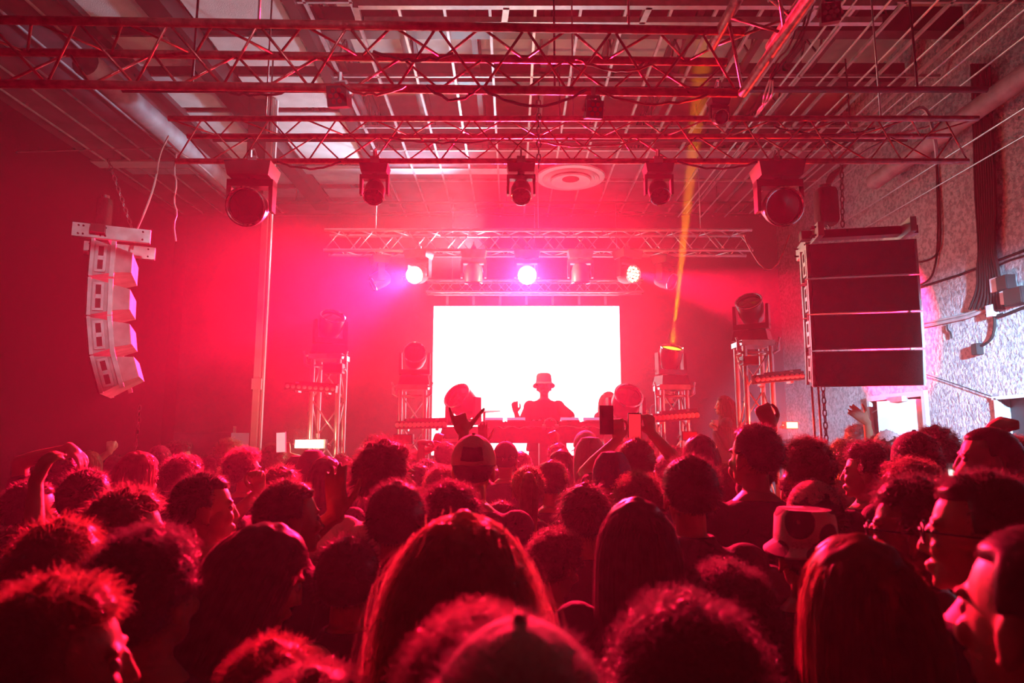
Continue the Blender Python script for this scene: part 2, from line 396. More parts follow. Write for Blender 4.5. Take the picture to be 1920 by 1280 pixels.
for lab, py, Y, x0, x1 in (('thin dark pipe running across behind the second truss', 262, 6.2, 400, 1700), ('dark pipe crossing the ceiling above the round diffuser', 380, 9.6, 480, 1420),
                           ('long dark pipe between the two near trusses', 168, 4.4, 230, 1850), ('thin pipe low across the back over the stage', 402, 10.4, 440, 1450)):
    a, b = at(x0, py, Y), at(x1, py, Y)
    m = MB(); m.tube(a, b, .022, 8)
    for t in (.08, .5, .92): p = a.lerp(b, t); m.tube(p, (p.x, p.y, ZC if p.z < ZC - .1 else ZD), .008, 6)
    tag(m.build('lighting_pipe', BLACKM), lab, 'pipe')

# ------------------------------------------------------------------ moving heads
LIT = mat('burning_wash_lens', (1, 1, 1), emit=(1.0, .7, .4), es=60)
LIT2 = mat('amber_lit_lens', (1, .6, .1), emit=(1.0, .35, .02), es=5)
def moving_head(name, label, base, up, aim, s, lens=None, wide=1.0, group=None, cells=False, body=None, beam=None):
    """base: where its foot is fixed; up: +1 standing, -1 hanging; aim: direction the lens looks; s: width in metres"""
    body = body or PLAST; o = empty(name, base); tag(o, label, 'stage light', group)
    aim = Vector(aim).normalized(); pan = math.atan2(aim.y, aim.x) - math.pi / 2; Rz = Matrix.Rotation(pan, 3, 'Z')
    def P(x, y, z): v = Rz @ Vector((x * s, y * s, z * s)); v.z *= up; return v
    m = MB(); prof = [(-.5, -.36, 0), (.5, -.36, 0), (.5, .36, 0), (-.5, .36, 0), (-.44, -.3, .3), (.44, -.3, .3), (.44, .3, .3), (-.44, .3, .3)]
    m.add([P(*p) for p in prof], [(3, 2, 1, 0), (4, 5, 6, 7), (0, 1, 5, 4), (1, 2, 6, 5), (2, 3, 7, 6), (3, 0, 4, 7)]); m.build('base', body, o, False)
    y = MB()
    for sx in (-1, 1):
        q = [(sx * .5, .14, .42), (sx * .5, -.14, .42), (sx * .5, -.12, 1.05), (sx * .5, .12, 1.05), (sx * .4, .12, .42), (sx * .4, -.12, .42), (sx * .42, -.1, 1.05), (sx * .42, .1, 1.05)]
        y.add([P(*p) for p in q], [(0, 1, 2, 3), (4, 7, 6, 5), (0, 4, 5, 1), (2, 6, 7, 3), (1, 5, 6, 2), (0, 3, 7, 4)])
    q = [(-.5, -.14, .34), (.5, -.14, .34), (.5, .14, .34), (-.5, .14, .34), (-.5, -.14, .5), (.5, -.14, .5), (.5, .14, .5), (-.5, .14, .5)]
    y.add([P(*p) for p in q], [(3, 2, 1, 0), (4, 5, 6, 7), (0, 1, 5, 4), (1, 2, 6, 5), (2, 3, 7, 6), (3, 0, 4, 7)])
    y.tube(P(0, 0, .28), P(0, 0, .36), .12 * s, 12); y.build('yoke', body, o, False)
    c = Vector((0, 0, .92 * s * up)); M = Matrix.Translation(c) @ aim.to_track_quat('Z', 'Y').to_matrix().to_4x4() @ Matrix.Scale(s, 4)
    h = MB(); h.lathe([(0, -.42), (.2, -.42), (.3, -.34), (.36, -.1), (.37 * wide, .12), (.37 * wide, .3), (.33 * wide, .3), (.32 * wide, .24), (0, .24)], M, 24)
    hd = h.build('head', body, o)
    r = MB(); r.lathe([(.34 * wide, .3), (.375 * wide, .3), (.385 * wide, .33), (.36 * wide, .35), (.335 * wide, .33)], M, 28); r.build('lens_rim', CHROME, hd)
    g = MB(); g.lathe([(0, .25), (.33 * wide, .245), (.33 * wide, .262), (.15 * wide, .29), (0, .295)], M, 24); g.build('lens', lens or GLASS, hd)
    if cells:
        g = MB()
        for ring, nn in ((.0, 1), (.13, 6), (.25, 12)):
            for k in range(nn): g.lathe([(0, .285), (.045, .285), (.045, .31), (0, .315)], M @ Matrix.Translation((ring * math.cos(k * 2 * math.pi / nn), ring * math.sin(k * 2 * math.pi / nn), 0)), 10)
        g.build('lens_cells', mat('warm_led_cells', (1, .9, .6), emit=(1, .85, .45), es=9), hd)
    if beam:
        tg, pw, colr, an, bl = SPOTS[beam]; lp = Vector(base) + c + aim * (s * .38)
        spot(beam + '_beam', lp, tg, pw, colr, an, bl, .05 if an > 10 else .015)
        if beam == 'left': spot('crowd_beam', lp, *SPOTS['crowd'][:5], .05)  # extra spot added at the left lamp to light haze over the crowd
        if an > 10:
            gl = bpy.data.lights.new(beam + '_glow', 'POINT'); gl.energy = 8 if beam == 'right' else 45; gl.color = (1, .5, .3); gl.shadow_soft_size = .03
            go = bpy.data.objects.new(beam + '_glow', gl); COL.objects.link(go); go.location = lp + aim * .04
    if up < 0:
        k = MB(); k.box((0, 0, .035), (.06, .05, .07)); k.path([(0, -.04, .05), (0, -.045, .1), (0, 0, .13), (0, .045, .1), (0, .04, .05)], .008, 6); k.build('clamp', STEEL, o)
    return o
DN = T2z - .1
for lab, px, s, aim, wd in (('large dark moving head with a big round lens hanging beside the white column top', 474, .32, (.02, -.9, -.3), 1.12),
                            ('small dark moving head hanging left of the ceiling diffuser with its lens down', 703, .2, (.02, -.55, -.8), .95),
                            ('small dark moving head hanging right beside the round ceiling diffuser', 977, .2, (0, -.6, -.8), .95),
                            ('small dark moving head hanging where the amber beam passes', 1234, .2, (0, -.6, -.8), .95),
                            ('large dark moving head with a big round lens above the right speaker array', 1457, .32, (-.03, -.9, -.3), 1.12)):
    p = at(px, 320, Y2)
    moving_head('moving_head', lab, (p.x, Y2, T2z - .04), -1, aim, s, wide=wd)
for k, (px, aim, lens, cells, lab) in enumerate((
        (712, (-.8, -.3, -.5), None, 0, 'unlit moving head at the left end of the stage truss'),
        (785, (-.35, -1, -.3), LIT, 0, 'glaring lit wash light left of the screen on the stage truss'),
        (888, (0, .1, -1), None, 0, 'grey moving head pointing straight down between the two glaring wash lights'),
        (988, (0, -1, -.3), LIT, 0, 'glaring lit wash light over the middle of the white screen'),
        (1088, (0, .1, -1), None, 0, 'grey moving head pointing down right of the middle glaring light'),
        (1177, (.6, -1, -.15), None, 1, 'lit wash light with visible LED cells throwing its beam to the right'),
        (1246, (.7, -.6, -.4), None, 0, 'unlit moving head at the right end of the stage truss'))):
    s = .33; yo = .16 if px in (1246, 712) else -.13; b = at(px, 492, Y4 + yo)
    o = moving_head('wash_light', lab, (b.x, Y4 + yo, T4z - .02), -1, aim, s, lens, .95, cells=bool(cells), body=mat('silver_grey_fixture', (.35, .33, .36), .35) if px in (888, 1088) else None,
                    beam={785: 'left', 988: 'middle', 1177: 'right'}.get(px))
# LED par cans on the near trusses
def par(label, c, s, face, lit=None):
    o = empty('par_light', c); tag(o, label, 'stage light')
    f = Vector(face).normalized(); M = f.to_track_quat('Z', 'Y').to_matrix().to_4x4()
    b = MB(); b.box((0, 0, 0), (s, s, s * .8)); b.v = [tuple(M @ Vector(p)) for p in b.v]; b.build('housing', PLAST, o, False)
    l = MB()
    for ring, nn in ((0, 1), (.3, 6)):
        for k in range(nn): l.lathe([(0, .4 * s), (.11 * s, .4 * s), (.12 * s, .43 * s), (.09 * s, .44 * s), (0, .42 * s)], M @ Matrix.Translation((ring * s * math.cos(k * math.pi / 3), ring * s * math.sin(k * math.pi / 3), 0)), 14)
    l.build('lens_cells', lit or mat('dark_red_led_lens', (.2, .02, .03), .2), o)
    br = MB(); br.path([M @ Vector((-.56 * s, 0, 0)), M @ Vector((-.56 * s, .1 * s, -.2 * s)), Vector((-.3 * s, 0, .8 * s)), Vector((.3 * s, 0, .8 * s)), M @ Vector((.56 * s, .1 * s, -.2 * s)), M @ Vector((.56 * s, 0, 0))], .012, 6)
    br.tube((0, 0, .8 * s), (0, 0, max(1.3 * s, (T1z - c[2]) if s < .12 and c[2] < T1z else 0)), .012, 6); br.build('bracket', STEEL, o)
    return o
par('seven-cell LED par hanging left under the nearest truss', at(636, 182, Y1), .10, (-.1, -1, -.35))
par('seven-cell LED par hanging near the middle under the nearest truss', at(1113, 206, Y1), .085, (.1, -1, -.4))
par('pale-faced seven-cell LED par at the top right behind the pale truss', at(1556, 26, 3.0), .085, (-.3, -1, -.35), mat('pale_led_face', (.6, .6, .65), .4))
moving_head('moving_head', 'dark moving head hanging under the corner of the pale truss', at(1347, 188, 3.9), -1, (.1, -.9, -.4), .12, wide=1.0)

# chain hoists and chains
def chain(label, a, b, link=.045, r=.005, name='chain'):
    a = Vector(a); b = Vector(b); n = max(2, int((b - a).length / link)); m = MB(); t = (b - a).normalized()
    M0 = t.to_track_quat('Z', 'Y').to_matrix()
    for i in range(n):
        c = a.lerp(b, (i + .5) / n); M = M0 @ Matrix.Rotation(i % 2 * math.pi / 2, 3, 'Z'); h = link * .62; wd = link * .3
        pts = [c + M @ Vector((wd * math.cos(q), 0, h * math.sin(q))) for q in [k * math.pi / 4 for k in range(9)]]
        m.path(pts, r, 4, False)
    return tag(m.build(name, CHAINM), label, 'chain')
def hoist(label, c, w_, h_):
    o = empty('chain_hoist', c); tag(o, label, 'hoist')
    b = MB(); b.loft([(0, 0, -h_ / 2, w_ * .42, w_ * .42), (0, 0, -h_ * .4, w_ / 2, w_ / 2), (0, 0, h_ * .4, w_ / 2, w_ / 2), (0, 0, h_ / 2, w_ * .44, w_ * .44)], n=24, sq=4); b.build('chain_bag', mat('black_bag_fabric', (.015, .015, .017), .8, bump=.4, bscale=20), o)
    t = MB(); t.lathe([(0, h_ / 2), (w_ * .3, h_ / 2), (w_ * .3, h_ * .62), (0, h_ * .66)], n=16); t.build('motor_top', CHAINM, o)
    h = MB(); h.path([(0, 0, -h_ / 2), (.02, 0, -h_ * .6), (0, 0, -h_ * .68), (-.02, 0, -h_ * .6)], .006, 6); h.build('hook', STEEL, o)
RA = at(1610, 432, 4.9)
hoist('black chain hoist bag hanging above the right speaker array', at(1549, 388, 4.9), .15, .27)
hoist('dark slim chain hoist hanging at the far left in the shadow', at(195, 402, 5.4), .1, .26)
chain('dark chain rising from the right speaker array bar to the truss', at(1580, 425, 4.9), at(1578, 300, 4.85))
chain('long chain hanging below the right speaker array down to the floor', at(1543, 722, 5.0), Vector((at(1543, 722, 5.0).x, 5.0, .02)))
chain('thin chain hanging below the left speaker array down to the floor', at(262, 760, 5.3), Vector((at(262, 760, 5.3).x, 5.3, .02)))
chain('black chain dangling from the second truss beside the diffuser', at(1010, 150, 4.3), at(1010, 315, 4.3))
chain('rusty chain running from the left array bar up towards the truss', at(255, 450, 5.2), at(203, 300, 5.2))

# ------------------------------------------------------------------ line arrays
def speaker_box(root, M, w_, h_, d_, wedge):
    """one cabinet: the front is local -Y, tapering to the back; its handle plate on the side"""
    def T(p): return M @ Vector(p)
    hb = h_ / 2 - wedge
    F = [(-w_ / 2, 0, -h_ / 2), (w_ / 2, 0, -h_ / 2), (w_ / 2, 0, h_ / 2), (-w_ / 2, 0, h_ / 2), (-w_ / 2 * .97, d_ * .62, -hb), (w_ / 2 * .97, d_ * .62, -hb), (w_ / 2 * .97, d_ * .62, hb), (-w_ / 2 * .97, d_ * .62, hb),
         (-w_ / 2 * .8, d_, -hb * .8), (w_ / 2 * .8, d_, -hb * .8), (w_ / 2 * .8, d_, hb * .8), (-w_ / 2 * .8, d_, hb * .8)]
    b = MB(); b.add([T(p) for p in F], [(0, 1, 2, 3), (0, 4, 5, 1), (1, 5, 6, 2), (2, 6, 7, 3), (3, 7, 4, 0), (4, 8, 9, 5), (5, 9, 10, 6), (6, 10, 11, 7), (7, 11, 8, 4), (8, 11, 10, 9)])
    bx = b.build('speaker_box', CABG, root, False)
    g = MB(); g.add([T(p) for p in [(-w_ / 2 + .008, -.012, -h_ / 2 + .006), (w_ / 2 - .008, -.012, -h_ / 2 + .006), (w_ / 2 - .008, -.012, h_ / 2 - .006), (-w_ / 2 + .008, -.012, h_ / 2 - .006),
                    (-w_ / 2 + .008, .004, -h_ / 2 + .006), (w_ / 2 - .008, .004, -h_ / 2 + .006), (w_ / 2 - .008, .004, h_ / 2 - .006), (-w_ / 2 + .008, .004, h_ / 2 - .006)]],
                    [(0, 1, 2, 3), (7, 6, 5, 4), (0, 4, 5, 1), (1, 5, 6, 2), (2, 6, 7, 3), (3, 7, 4, 0)]); g.build('grille', GRILLE, bx, False)
    for sx in (-1, 1):
        x = sx * (w_ / 2 + .004); hp = MB(); fw, fh = d_ * .2, h_ * .34; cyy = d_ * .26
        for (dy, dz, a, c) in ((0, fh, fw + .015, .018), (0, -fh, fw + .015, .018), (0, 0, fw, .03)): hp.box(T((x, cyy + dy, dz)), (.016, 2 * a * .5, c), M.to_3x3())
        for dy in (-fw / 2, fw / 2): hp.box(T((x, cyy + dy, 0)), (.016, .018, 2 * fh), M.to_3x3())
        hp.build('handle_frame', mat('pale_handle_metal', (.75, .75, .8), .35, .4), bx, False)
        rc = MB(); rc.box(T((x - sx * .002, cyy, 0)), (.01, fw, 2 * fh), M.to_3x3()); rc.build('handle_recess', mat('dark_red_recess', (.05, .02, .03), .6), bx, False)
        rb = MB(); rb.box(T((x, .012, 0)), (.02, .022, h_), M.to_3x3()); rb.box(T((x, d_ * .55, 0)), (.02, .03, h_ * .96), M.to_3x3()); rb.each('rigging_strip', mat('pale_handle_metal', ()), bx, False)
    return bx
def line_array(label, top, yaw, w_, h_, d_, angles, barlen, baroff):
    o = empty('line_array_speaker', top, yaw); tag(o, label, 'speaker array')
    M = Matrix(); z = -.06
    p = Vector((0, 0, z)); a = 0
    for k, da in enumerate(angles):
        a += da; Rx = Matrix.Rotation(R(a), 4, 'X')
        dn = Rx @ Vector((0, 0, -1)); c = p + dn * (h_ / 2 + .006)
        speaker_box(o, Matrix.Translation(c) @ Rx, w_, h_, d_, h_ * .16); p = c + dn * (h_ / 2 + .004)
    for sx in (-1, 1):
        b = MB(); b.box((sx * w_ * .42, baroff, 0), (.04, barlen, .1)); bar = b.build('rigging_bar', STEEL, o, False)
        hh = MB()
        for q in (-.42, -.36, -.14, -.08, .4): 
            for zz in (-.03, .03): hh.tube((sx * w_ * .42 - sx * .02 * -1 - .03, baroff + q * barlen, zz), (sx * w_ * .42 + .03, baroff + q * barlen, zz), .007, 6)
        hh.each('bolt_hole', BLACKM, bar, nv=12)
    MB().box((0, baroff * .3, .01), (w_ * 1.1, .09, .06)).build('cross_bar', BLACKM, o, False)
    return o
tp = at(1612, 436, 4.75)
line_array('large black-fronted line array of four speakers hanging before the pale right wall', (tp.x + .0, 4.75, tp.z), R(-11), .71, .252, .38, (0, 0, 2.5, 5.0), .72, .2)
tp = at(252, 458, 5.15)
line_array('narrow pale-sided line array of four speakers seen edge-on against the red glow at left', (tp.x - .22, 5.05, tp.z), R(-66), .62, .275, .26, (0, 2, 6, 9), .50, .12)
# ------------------------------------------------------------------ the stage
SZ, SF = .75, 6.3
o = MB().box((.72, (SF + YB) / 2, SZ / 2), (6.3, YB - SF - .02, SZ)).build('stage_platform', mat('black_stage_deck', (.02, .02, .022), .6), smooth=False)
tag(o, 'low black stage platform behind the crowd', 'stage')
# LED video wall
YS = 10.45
s0, s1 = at(814, 575, YS), at(1166, 853, YS)
sw, sh = s1.x - s0.x, s0.z - s1.z
o = empty('video_screen', ((s0.x + s1.x) / 2, YS, s1.z)); tag(o, 'large white glowing video screen behind the DJ', 'screen')
scm = mat('white_screen_picture', (.9, .9, .9), emit=(.8, .93, 1.0), es=3.4, var=0)
MB().box((0, -.045, sh / 2), (sw, .01, sh)).build('display', scm, o, False)
MB().box((0, 0, sh / 2), (sw + .02, .08, sh + .02)).build('panel_body', BLACKM, o, False)
b = MB()
for k in range(7):
    x = -sw / 2 + sw * (k + .5) / 7; b.box((x, 0, sh + .1), (.04, .03, .14)); b.tube((x, 0, sh + .1), (x, 0, sh + .19), .01, 6)
b.build('hanging_brackets', STEEL, o, False)
b = MB(); b.tube((-sw / 2, 0, sh + .19), (sw / 2, 0, sh + .19), .022, 8); b.build('hanging_bar', STEEL, o)
b = MB()
for sx in (-1, 1): b.box((sx * sw * .4, .06, -(s1.z - SZ) / 2), (.08, .06, s1.z - SZ)); b.box((sx * sw * .4, .0, -(s1.z - SZ) + .02), (.3, .4, .04))
b.build('stand', BLACKM, o, False)

# DJ table with its equipment
TY = 7.7
tz = at(1000, 806, TY).z; tx0, tx1 = at(893, 806, TY).x, at(1146, 806, TY).x
o = empty('dj_table', ((tx0 + tx1) / 2, TY + .2, SZ)); tag(o, 'long dark DJ table in front of the white screen', 'table'); tw = tx1 - tx0; th = tz - SZ
pm = mat('dark_plum_table_paint', (.05, .04, .055), .5)
MB().box((0, 0, th - .03), (tw, .65, .06)).build('table_top', pm, o, False)
MB().box((0, -.3, th - .1), (tw, .04, .09)).build('front_rail', pm, o, False)
MB().box((.1, -.05, (th - .06) / 2), (.3, .4, th - .06)).build('pedestal', pm, o, False)
for sx in (-1, 1): MB().box((sx * (tw / 2 - .04), 0, (th - .06) / 2), (.06, .5, th - .06)).build('leg', pm, o, False)
def deck(label, px, w_):
    x = at(px, 800, TY).x; q = empty('media_player', (x, TY + .12, tz)); tag(q, label, 'media player')
    MB().box((0, 0, .045), (w_, .34, .09)).build('body', PLAST, q, False)
    j = MB(); j.lathe([(0, .09), (.1, .09), (.105, .1), (.1, .112), (0, .115)], n=28); j.build('jog_wheel', mat('dark_jog_wheel', (.1, .1, .11), .3, .5), q)
    s = MB(); s.box((0, .13, .12), (w_ * .7, .09, .015), Matrix.Rotation(R(30), 3, 'X')); s.build('display', mat('small_dim_display', (.1, .1, .12), emit=(.3, .4, 1), es=.4), q, False)
    k = MB()
    for i in range(5): k.tube((-w_ * .4, -.13 + i * .05, .09), (-w_ * .4, -.13 + i * .05, .1), .011, 8)
    k.each('button', mat('pale_button_plastic', (.4, .4, .45), .4), q, nv=16)
deck('flat black media player at the left end of the DJ table', 925, .30)
deck('black media player left of the DJ beside the left-end player', 968, .30)
deck('black media player right of the DJ on the table', 1072, .30)
deck('black media player at the right end of the DJ table', 1116, .30)
x = at(1020, 800, TY).x; q = empty('dj_mixer', (x, TY + .12, tz)); tag(q, 'black DJ mixer in the middle of the table right before the DJ', 'mixer')
MB().box((0, 0, .05), (.32, .36, .10)).build('body', PLAST, q, False)
k = MB()
for i in range(4):
    for jn in range(5): k.tube((-.11 + i * .07, -.08 + jn * .05, .1), (-.11 + i * .07, -.08 + jn * .05, .118), .012, 8)
k.each('knob', mat('pale_button_plastic', ()), q, nv=16)
k = MB()
for i in range(4): k.box((-.11 + i * .07, -.14, .107), (.02, .012, .014))
k.each('fader', mat('pale_button_plastic', ()), q, False)
for n_, (a, b, sag, lab) in enumerate(((905, 1000, .02, 'pale cable trailing over the left half of the DJ table'), (940, 1060, .01, 'second pale cable looping along the front of the table'),
                                       (1030, 1110, -.05, 'looped headphone cable on the right half of the DJ table'), (1040, 1140, .015, 'pale cable lying at the right end of the DJ table'))):
    y = TY - .08 - .03 * n_
    m = MB(); pts = []
    for i in range(26):
        t = i / 25; p = at(a + (b - a) * t, 806, y); pts.append(Vector((p.x + .03 * math.sin(9 * t + n_), y + .04 * math.sin(11 * t + n_ * 2), tz + .012 + .028 * abs(math.sin(7 * t + n_)))))
    tag(m.path(pts, .005, 6).build('table_cable', GREYC), lab, 'cable')
m = MB(); c = at(1032, 797, TY - .12)
m.path([c + Vector((.07 * math.cos(R(a)), 0, .075 * math.sin(R(a)))) for a in range(-10, 191, 12)], .008, 8)
for s in (-1, 1): m.lathe([(0, -.02), (.03, -.02), (.035, 0), (.03, .02), (0, .02)], Matrix.Translation(c + Vector((s * .07, 0, -.02))) @ Matrix.Rotation(R(90), 4, 'Y'), 14)
tag(m.build('headphones', mat('pale_button_plastic', ())), 'over-ear headphones standing on the DJ table beside the mixer', 'headphones')
# laptop / cymbal-like flat tray on a stand, left of the table
c = at(908, 772, 8.3); q = empty('laptop_stand', (c.x, 8.3, SZ)); tag(q, 'thin stand holding a tilted flat tray left of the DJ table', 'stand')
m = MB(); m.tube((0, 0, 0), (0, 0, c.z - SZ), .015); m.box((0, 0, .01), (.35, .35, .02)); m.build('pole', BLACKM, q)
m = MB(); m.lathe([(0, .0), (.22, -.012), (.225, -.006), (.03, .022), (0, .025)], Matrix.Translation((-.02, 0, c.z - SZ)) @ Matrix.Rotation(R(-5), 4, 'Y'), 28); m.build('tray', PLAST, q)

# flight cases with a moving head on each, either side of the table
def flight_case(label, px, Y, w_, ztop):
    x = at(px, 800, Y).x; q = empty('flight_case', (x, Y, SZ)); tag(q, label, 'case'); h = ztop - SZ
    MB().box((0, 0, h / 2), (w_, w_, h)).build('body', PLAST, q, False)
    e = MB()
    for sx in (-1, 1):
        for sy in (-1, 1): e.box((sx * w_ / 2, sy * w_ / 2, h / 2), (.03, .03, h))
    for z in (0.015, h * .6, h - .015):
        for s in (-1, 1): e.box((0, s * w_ / 2, z), (w_, .03, .03)); e.box((s * w_ / 2, 0, z), (.03, w_, .03))
    e.build('edge_trim', STEEL, q, False)
    l = MB()
    for s in (-1, 1): l.box((s * w_ * .25, -w_ / 2 - .012, h * .6), (.07, .02, .08))
    l.each('latch', CHROME, q, False)
    return Vector((x, Y, ztop))
z1 = at(868, 822, 7.1).z
p = flight_case('black flight case under the moving head left of the DJ table', 868, 7.1, .5, z1)
moving_head('moving_head', 'dark moving head on a case silhouetted against the left of the screen', p, 1, (-.5, -.7, .55), .40)
p = flight_case('black flight case under the moving head at the right edge of the screen', 1174, 7.1, .5, z1)
moving_head('moving_head', 'dark moving head on a case beside the right edge of the screen', p, 1, (.15, -.9, .6), .40)

# truss totems with a moving head on top
def totem(label, lab2, px, Y, pytop, wpx, aim, lens=None, s=.36, beam=None):
    t = at(px, pytop, Y); wd = wpx * Y / 1280; q = empty('truss_tower', (t.x, Y, SZ)); tag(q, label, 'truss tower'); h = t.z - SZ; a = wd / 2 - .02
    cs = [(-a, -a), (a, -a), (a, a), (-a, a)]
    for c in cs: MB().tube((c[0], c[1], .02), (c[0], c[1], h - .06), .024, 10).build('chord', ALU, q)
    lc = MB(); n = max(3, int(h / .34))
    for k in range(4):
        A, B = cs[k], cs[(k + 1) % 4]
        for i in range(n):
            z0 = .05 + (h - .14) * i / n; z1_ = .05 + (h - .14) * (i + 1) / n
            if (i + k) % 2: A, B = B, A
            lc.tube((A[0], A[1], z0), (B[0], B[1], z1_), .009, 6)
            A, B = cs[k], cs[(k + 1) % 4]
        lc.tube((A[0], A[1], h - .12), (B[0], B[1], h - .12), .012, 6)
    lc.build('lacing', ALU, q)
    MB().box((0, 0, .01), (wd * 1.6, wd * 1.6, .02)).build('base_plate', STEEL, q, False)
    MB().box((0, 0, h - .03), (wd * 1.1, wd * 1.1, .05)).build('top_plate', STEEL, q, False)
    for sx in (-1, 1):
        cl = MB()
        cl.path([(sx * wd * .52, -wd * .5, h - .02), (sx * wd * .68, -wd * .5, h - .03), (sx * wd * .68, -wd * .5, h - .1), (sx * wd * .5, -wd * .5, h - .13)], .013, 6)
        cl.tube((sx * wd * .6, -wd * .55, h - .1), (sx * wd * .72, -wd * .5, h + .02), .01, 6)
        cl.build('clamp', STEEL, q)
    moving_head('moving_head', lab2, (t.x, Y, t.z), 1, aim, s, lens, beam=beam)
    return q
totem('tall truss tower at the left end of the stage', 'moving head on top of the tall left truss tower, lens turned up right', 618, 6.8, 665, 56, (.35, -.6, .8), s=.33)
totem('shorter truss tower left of the screen', 'moving head on the shorter left tower, its round lens facing out', 777, 7.3, 722, 52, (.1, -1, .42), s=.33)
totem('shorter truss tower right of the screen', 'moving head with a glowing amber lens on the shorter right tower', 1259, 7.3, 722, 52, (.1, -.4, .9), LIT2, s=.33, beam='amber')
totem('tall truss tower at the right end of the stage', 'moving head on top of the tall right truss tower, lens turned up left', 1411, 6.6, 640, 56, (-.45, -.7, .75), s=.34)

def led_bar(label, x0, x1, py0, py1, Y, hpx, n, lit=False):
    a, b = at(x0, py0, Y), at(x1, py1, Y); q = empty('led_bar', (a + b) / 2); tag(q, label, 'led bar'); c = (a + b) / 2
    h = hpx * Y / 1280
    m = MB(); m.bar(a - c, b - c, .1, h); m.bar(a - c + Vector((.08, .05, h * .62)), b - c + Vector((0, .05, h * .62)), .06, h * .4); m.build('housing', PLAST, q, False)
    l = MB()
    for k in range(n):
        p = a.lerp(b, (k + .5) / n) - c + Vector((0, -.052, 0)); l.lathe([(0, 0), (h * .3, 0), (h * .3, .008), (h * .2, .012), (0, .012)], Matrix.Translation(p) @ Matrix.Rotation(R(90), 4, 'X'), 12)
    l.build('lens_cells', mat('pink_led_lens', (.6, .3, .35), .25), q)
    m = MB()
    for s in (-.3, .3): p = a.lerp(b, .5 + s) - c; m.box(p + Vector((0, .06, 0)), (.03, .1, h * 1.5))
    m.each('bracket', STEEL, q, False)
led_bar('dark LED bar with round cells across the shorter left tower', 743, 838, 797, 795, 7.05, 15, 12)
led_bar('dark LED bar with round cells across the shorter right tower', 1222, 1308, 784, 778, 7.05, 16, 11)
led_bar('dark LED bar sticking out left of the tall left tower', 537, 632, 724, 730, 6.6, 13, 9)
led_bar('dark LED bar sticking out right of the tall right tower', 1412, 1504, 712, 704, 6.4, 16, 10)
def small_box(label, px, py, Y, wpx, hpx, m=None):
    c = at(px, py, Y); q = empty('flood_light', c); tag(q, label, 'stage light'); w_, h_ = wpx * Y / 1280, hpx * Y / 1280
    MB().box((0, 0, 0), (w_, .1, h_)).build('housing', PLAST, q, False)
    MB().box((0, -.055, 0), (w_ * .88, .012, h_ * .82)).build('front_glass', m or mat('dark_red_led_lens', ()), q, False)
    y = MB(); y.path([(-w_ * .56, 0, 0), (-w_ * .56, .08, -.02), (0, .12, 0), (w_ * .56, .08, -.02), (w_ * .56, 0, 0)], .008, 6); y.build('bracket', STEEL, q)
small_box('small dark flood light clamped high on the tall left tower', 626, 691, 6.55, 36, 18)
small_box('small dark flood light clamped high on the tall right tower', 1405, 676, 6.35, 30, 16)
small_box('small red-glassed flood light low beside the shorter left tower', 757, 823, 6.95, 36, 18)
small_box('small red-glassed flood light low on the shorter right tower', 1291, 817, 6.95, 30, 17)
small_box('blazing warm white strobe low in front of the tall left tower', 583, 832, 6.5, 58, 17, mat('blazing_strobe_glass', (1, 1, .9), emit=(1, .88, .62), es=22))
small_box('glowing red light low beside the tall right tower', 1481, 797, 6.5, 22, 13, mat('glowing_red_lens', (1, .1, .05), emit=(1, .05, .02), es=60))
pl = bpy.data.lights.new('red_lamp_glow', 'POINT'); pl.energy = 140; pl.color = (1, .03, .015); pl.shadow_soft_size = .05
po = bpy.data.objects.new('red_lamp_glow', pl); COL.objects.link(po); po.location = at(1481, 797, 6.3)
pl = bpy.data.lights.new('strobe_glow', 'POINT'); pl.energy = 7; pl.color = (1, .8, .45); pl.shadow_soft_size = .08
po = bpy.data.objects.new('strobe_glow', pl); COL.objects.link(po); po.location = at(583, 830, 6.3)
# drape box left behind the column
c = at(398, 835, 7.5); o = MB().box((c.x, 7.5, .95), (.6, .5, 1.9)).build('equipment_case', mat('dark_plum_table_paint', ()), smooth=False)
tag(o, 'plain dark case standing left of the white column', 'case')
c = at(365, 805, 9.6); o = MB().box((c.x, 9.6, c.z), (.04, .03, .14)).build('wall_switch', paintw, smooth=False)
o.location.y = YB - .02 - 9.6; tag(o, 'small white switch plate on the back wall left of the column', 'switch')

# ------------------------------------------------------------------ cables
def cable(label, pts, r=.009, m=None, name='cable', k=3):
    return tag(MB().path(smoothpath(pts, k), r, 6).build(name, m or RUBBER), label, 'cable')
cable('white cable hanging in a curve down to the left array bar', [at(316, 255, 5.6), at(298, 290, 5.3), at(292, 340, 5.2), at(275, 390, 5.15), at(252, 440, 5.1), at(252, 455, 5.1)], .008, paintw)
cable('crinkled white cable hanging left of the large left moving head', [at(331, 288, 5.1), at(326, 320, 5.1), at(332, 345, 5.1), at(325, 375, 5.1), at(333, 400, 5.1), at(325, 420, 5.1), at(330, 452, 5.1)], .006, paintw, k=2)
cable('grey cable taped along the round duct', [at(312, 262, 5.6), at(340, 290, 5.7), at(372, 305, 6.0), at(425, 358, 7.0)], .01, GREYC)
cable('thin straight cable running level across the dark upper left', [at(30, 285, 6), at(200, 280, 6), at(330, 277, 6)], .006, GREYC, k=1)
for n_, (pts, lab) in enumerate((([(1515, 5), (1505, 60), (1475, 110), (1445, 150)], 'bundle strand of pale cable hanging along the pale truss'),
                  ([(1525, 8), (1500, 85), (1462, 118), (1444, 150)], 'second pale cable hanging along the pale truss'),
                  ([(1508, 0), (1482, 90), (1455, 112), (1443, 150)], 'third pale cable sagging beside the pale truss'))):
    cable(lab, [at(x, y, 3.0) for x, y in pts], .005, GREYC)
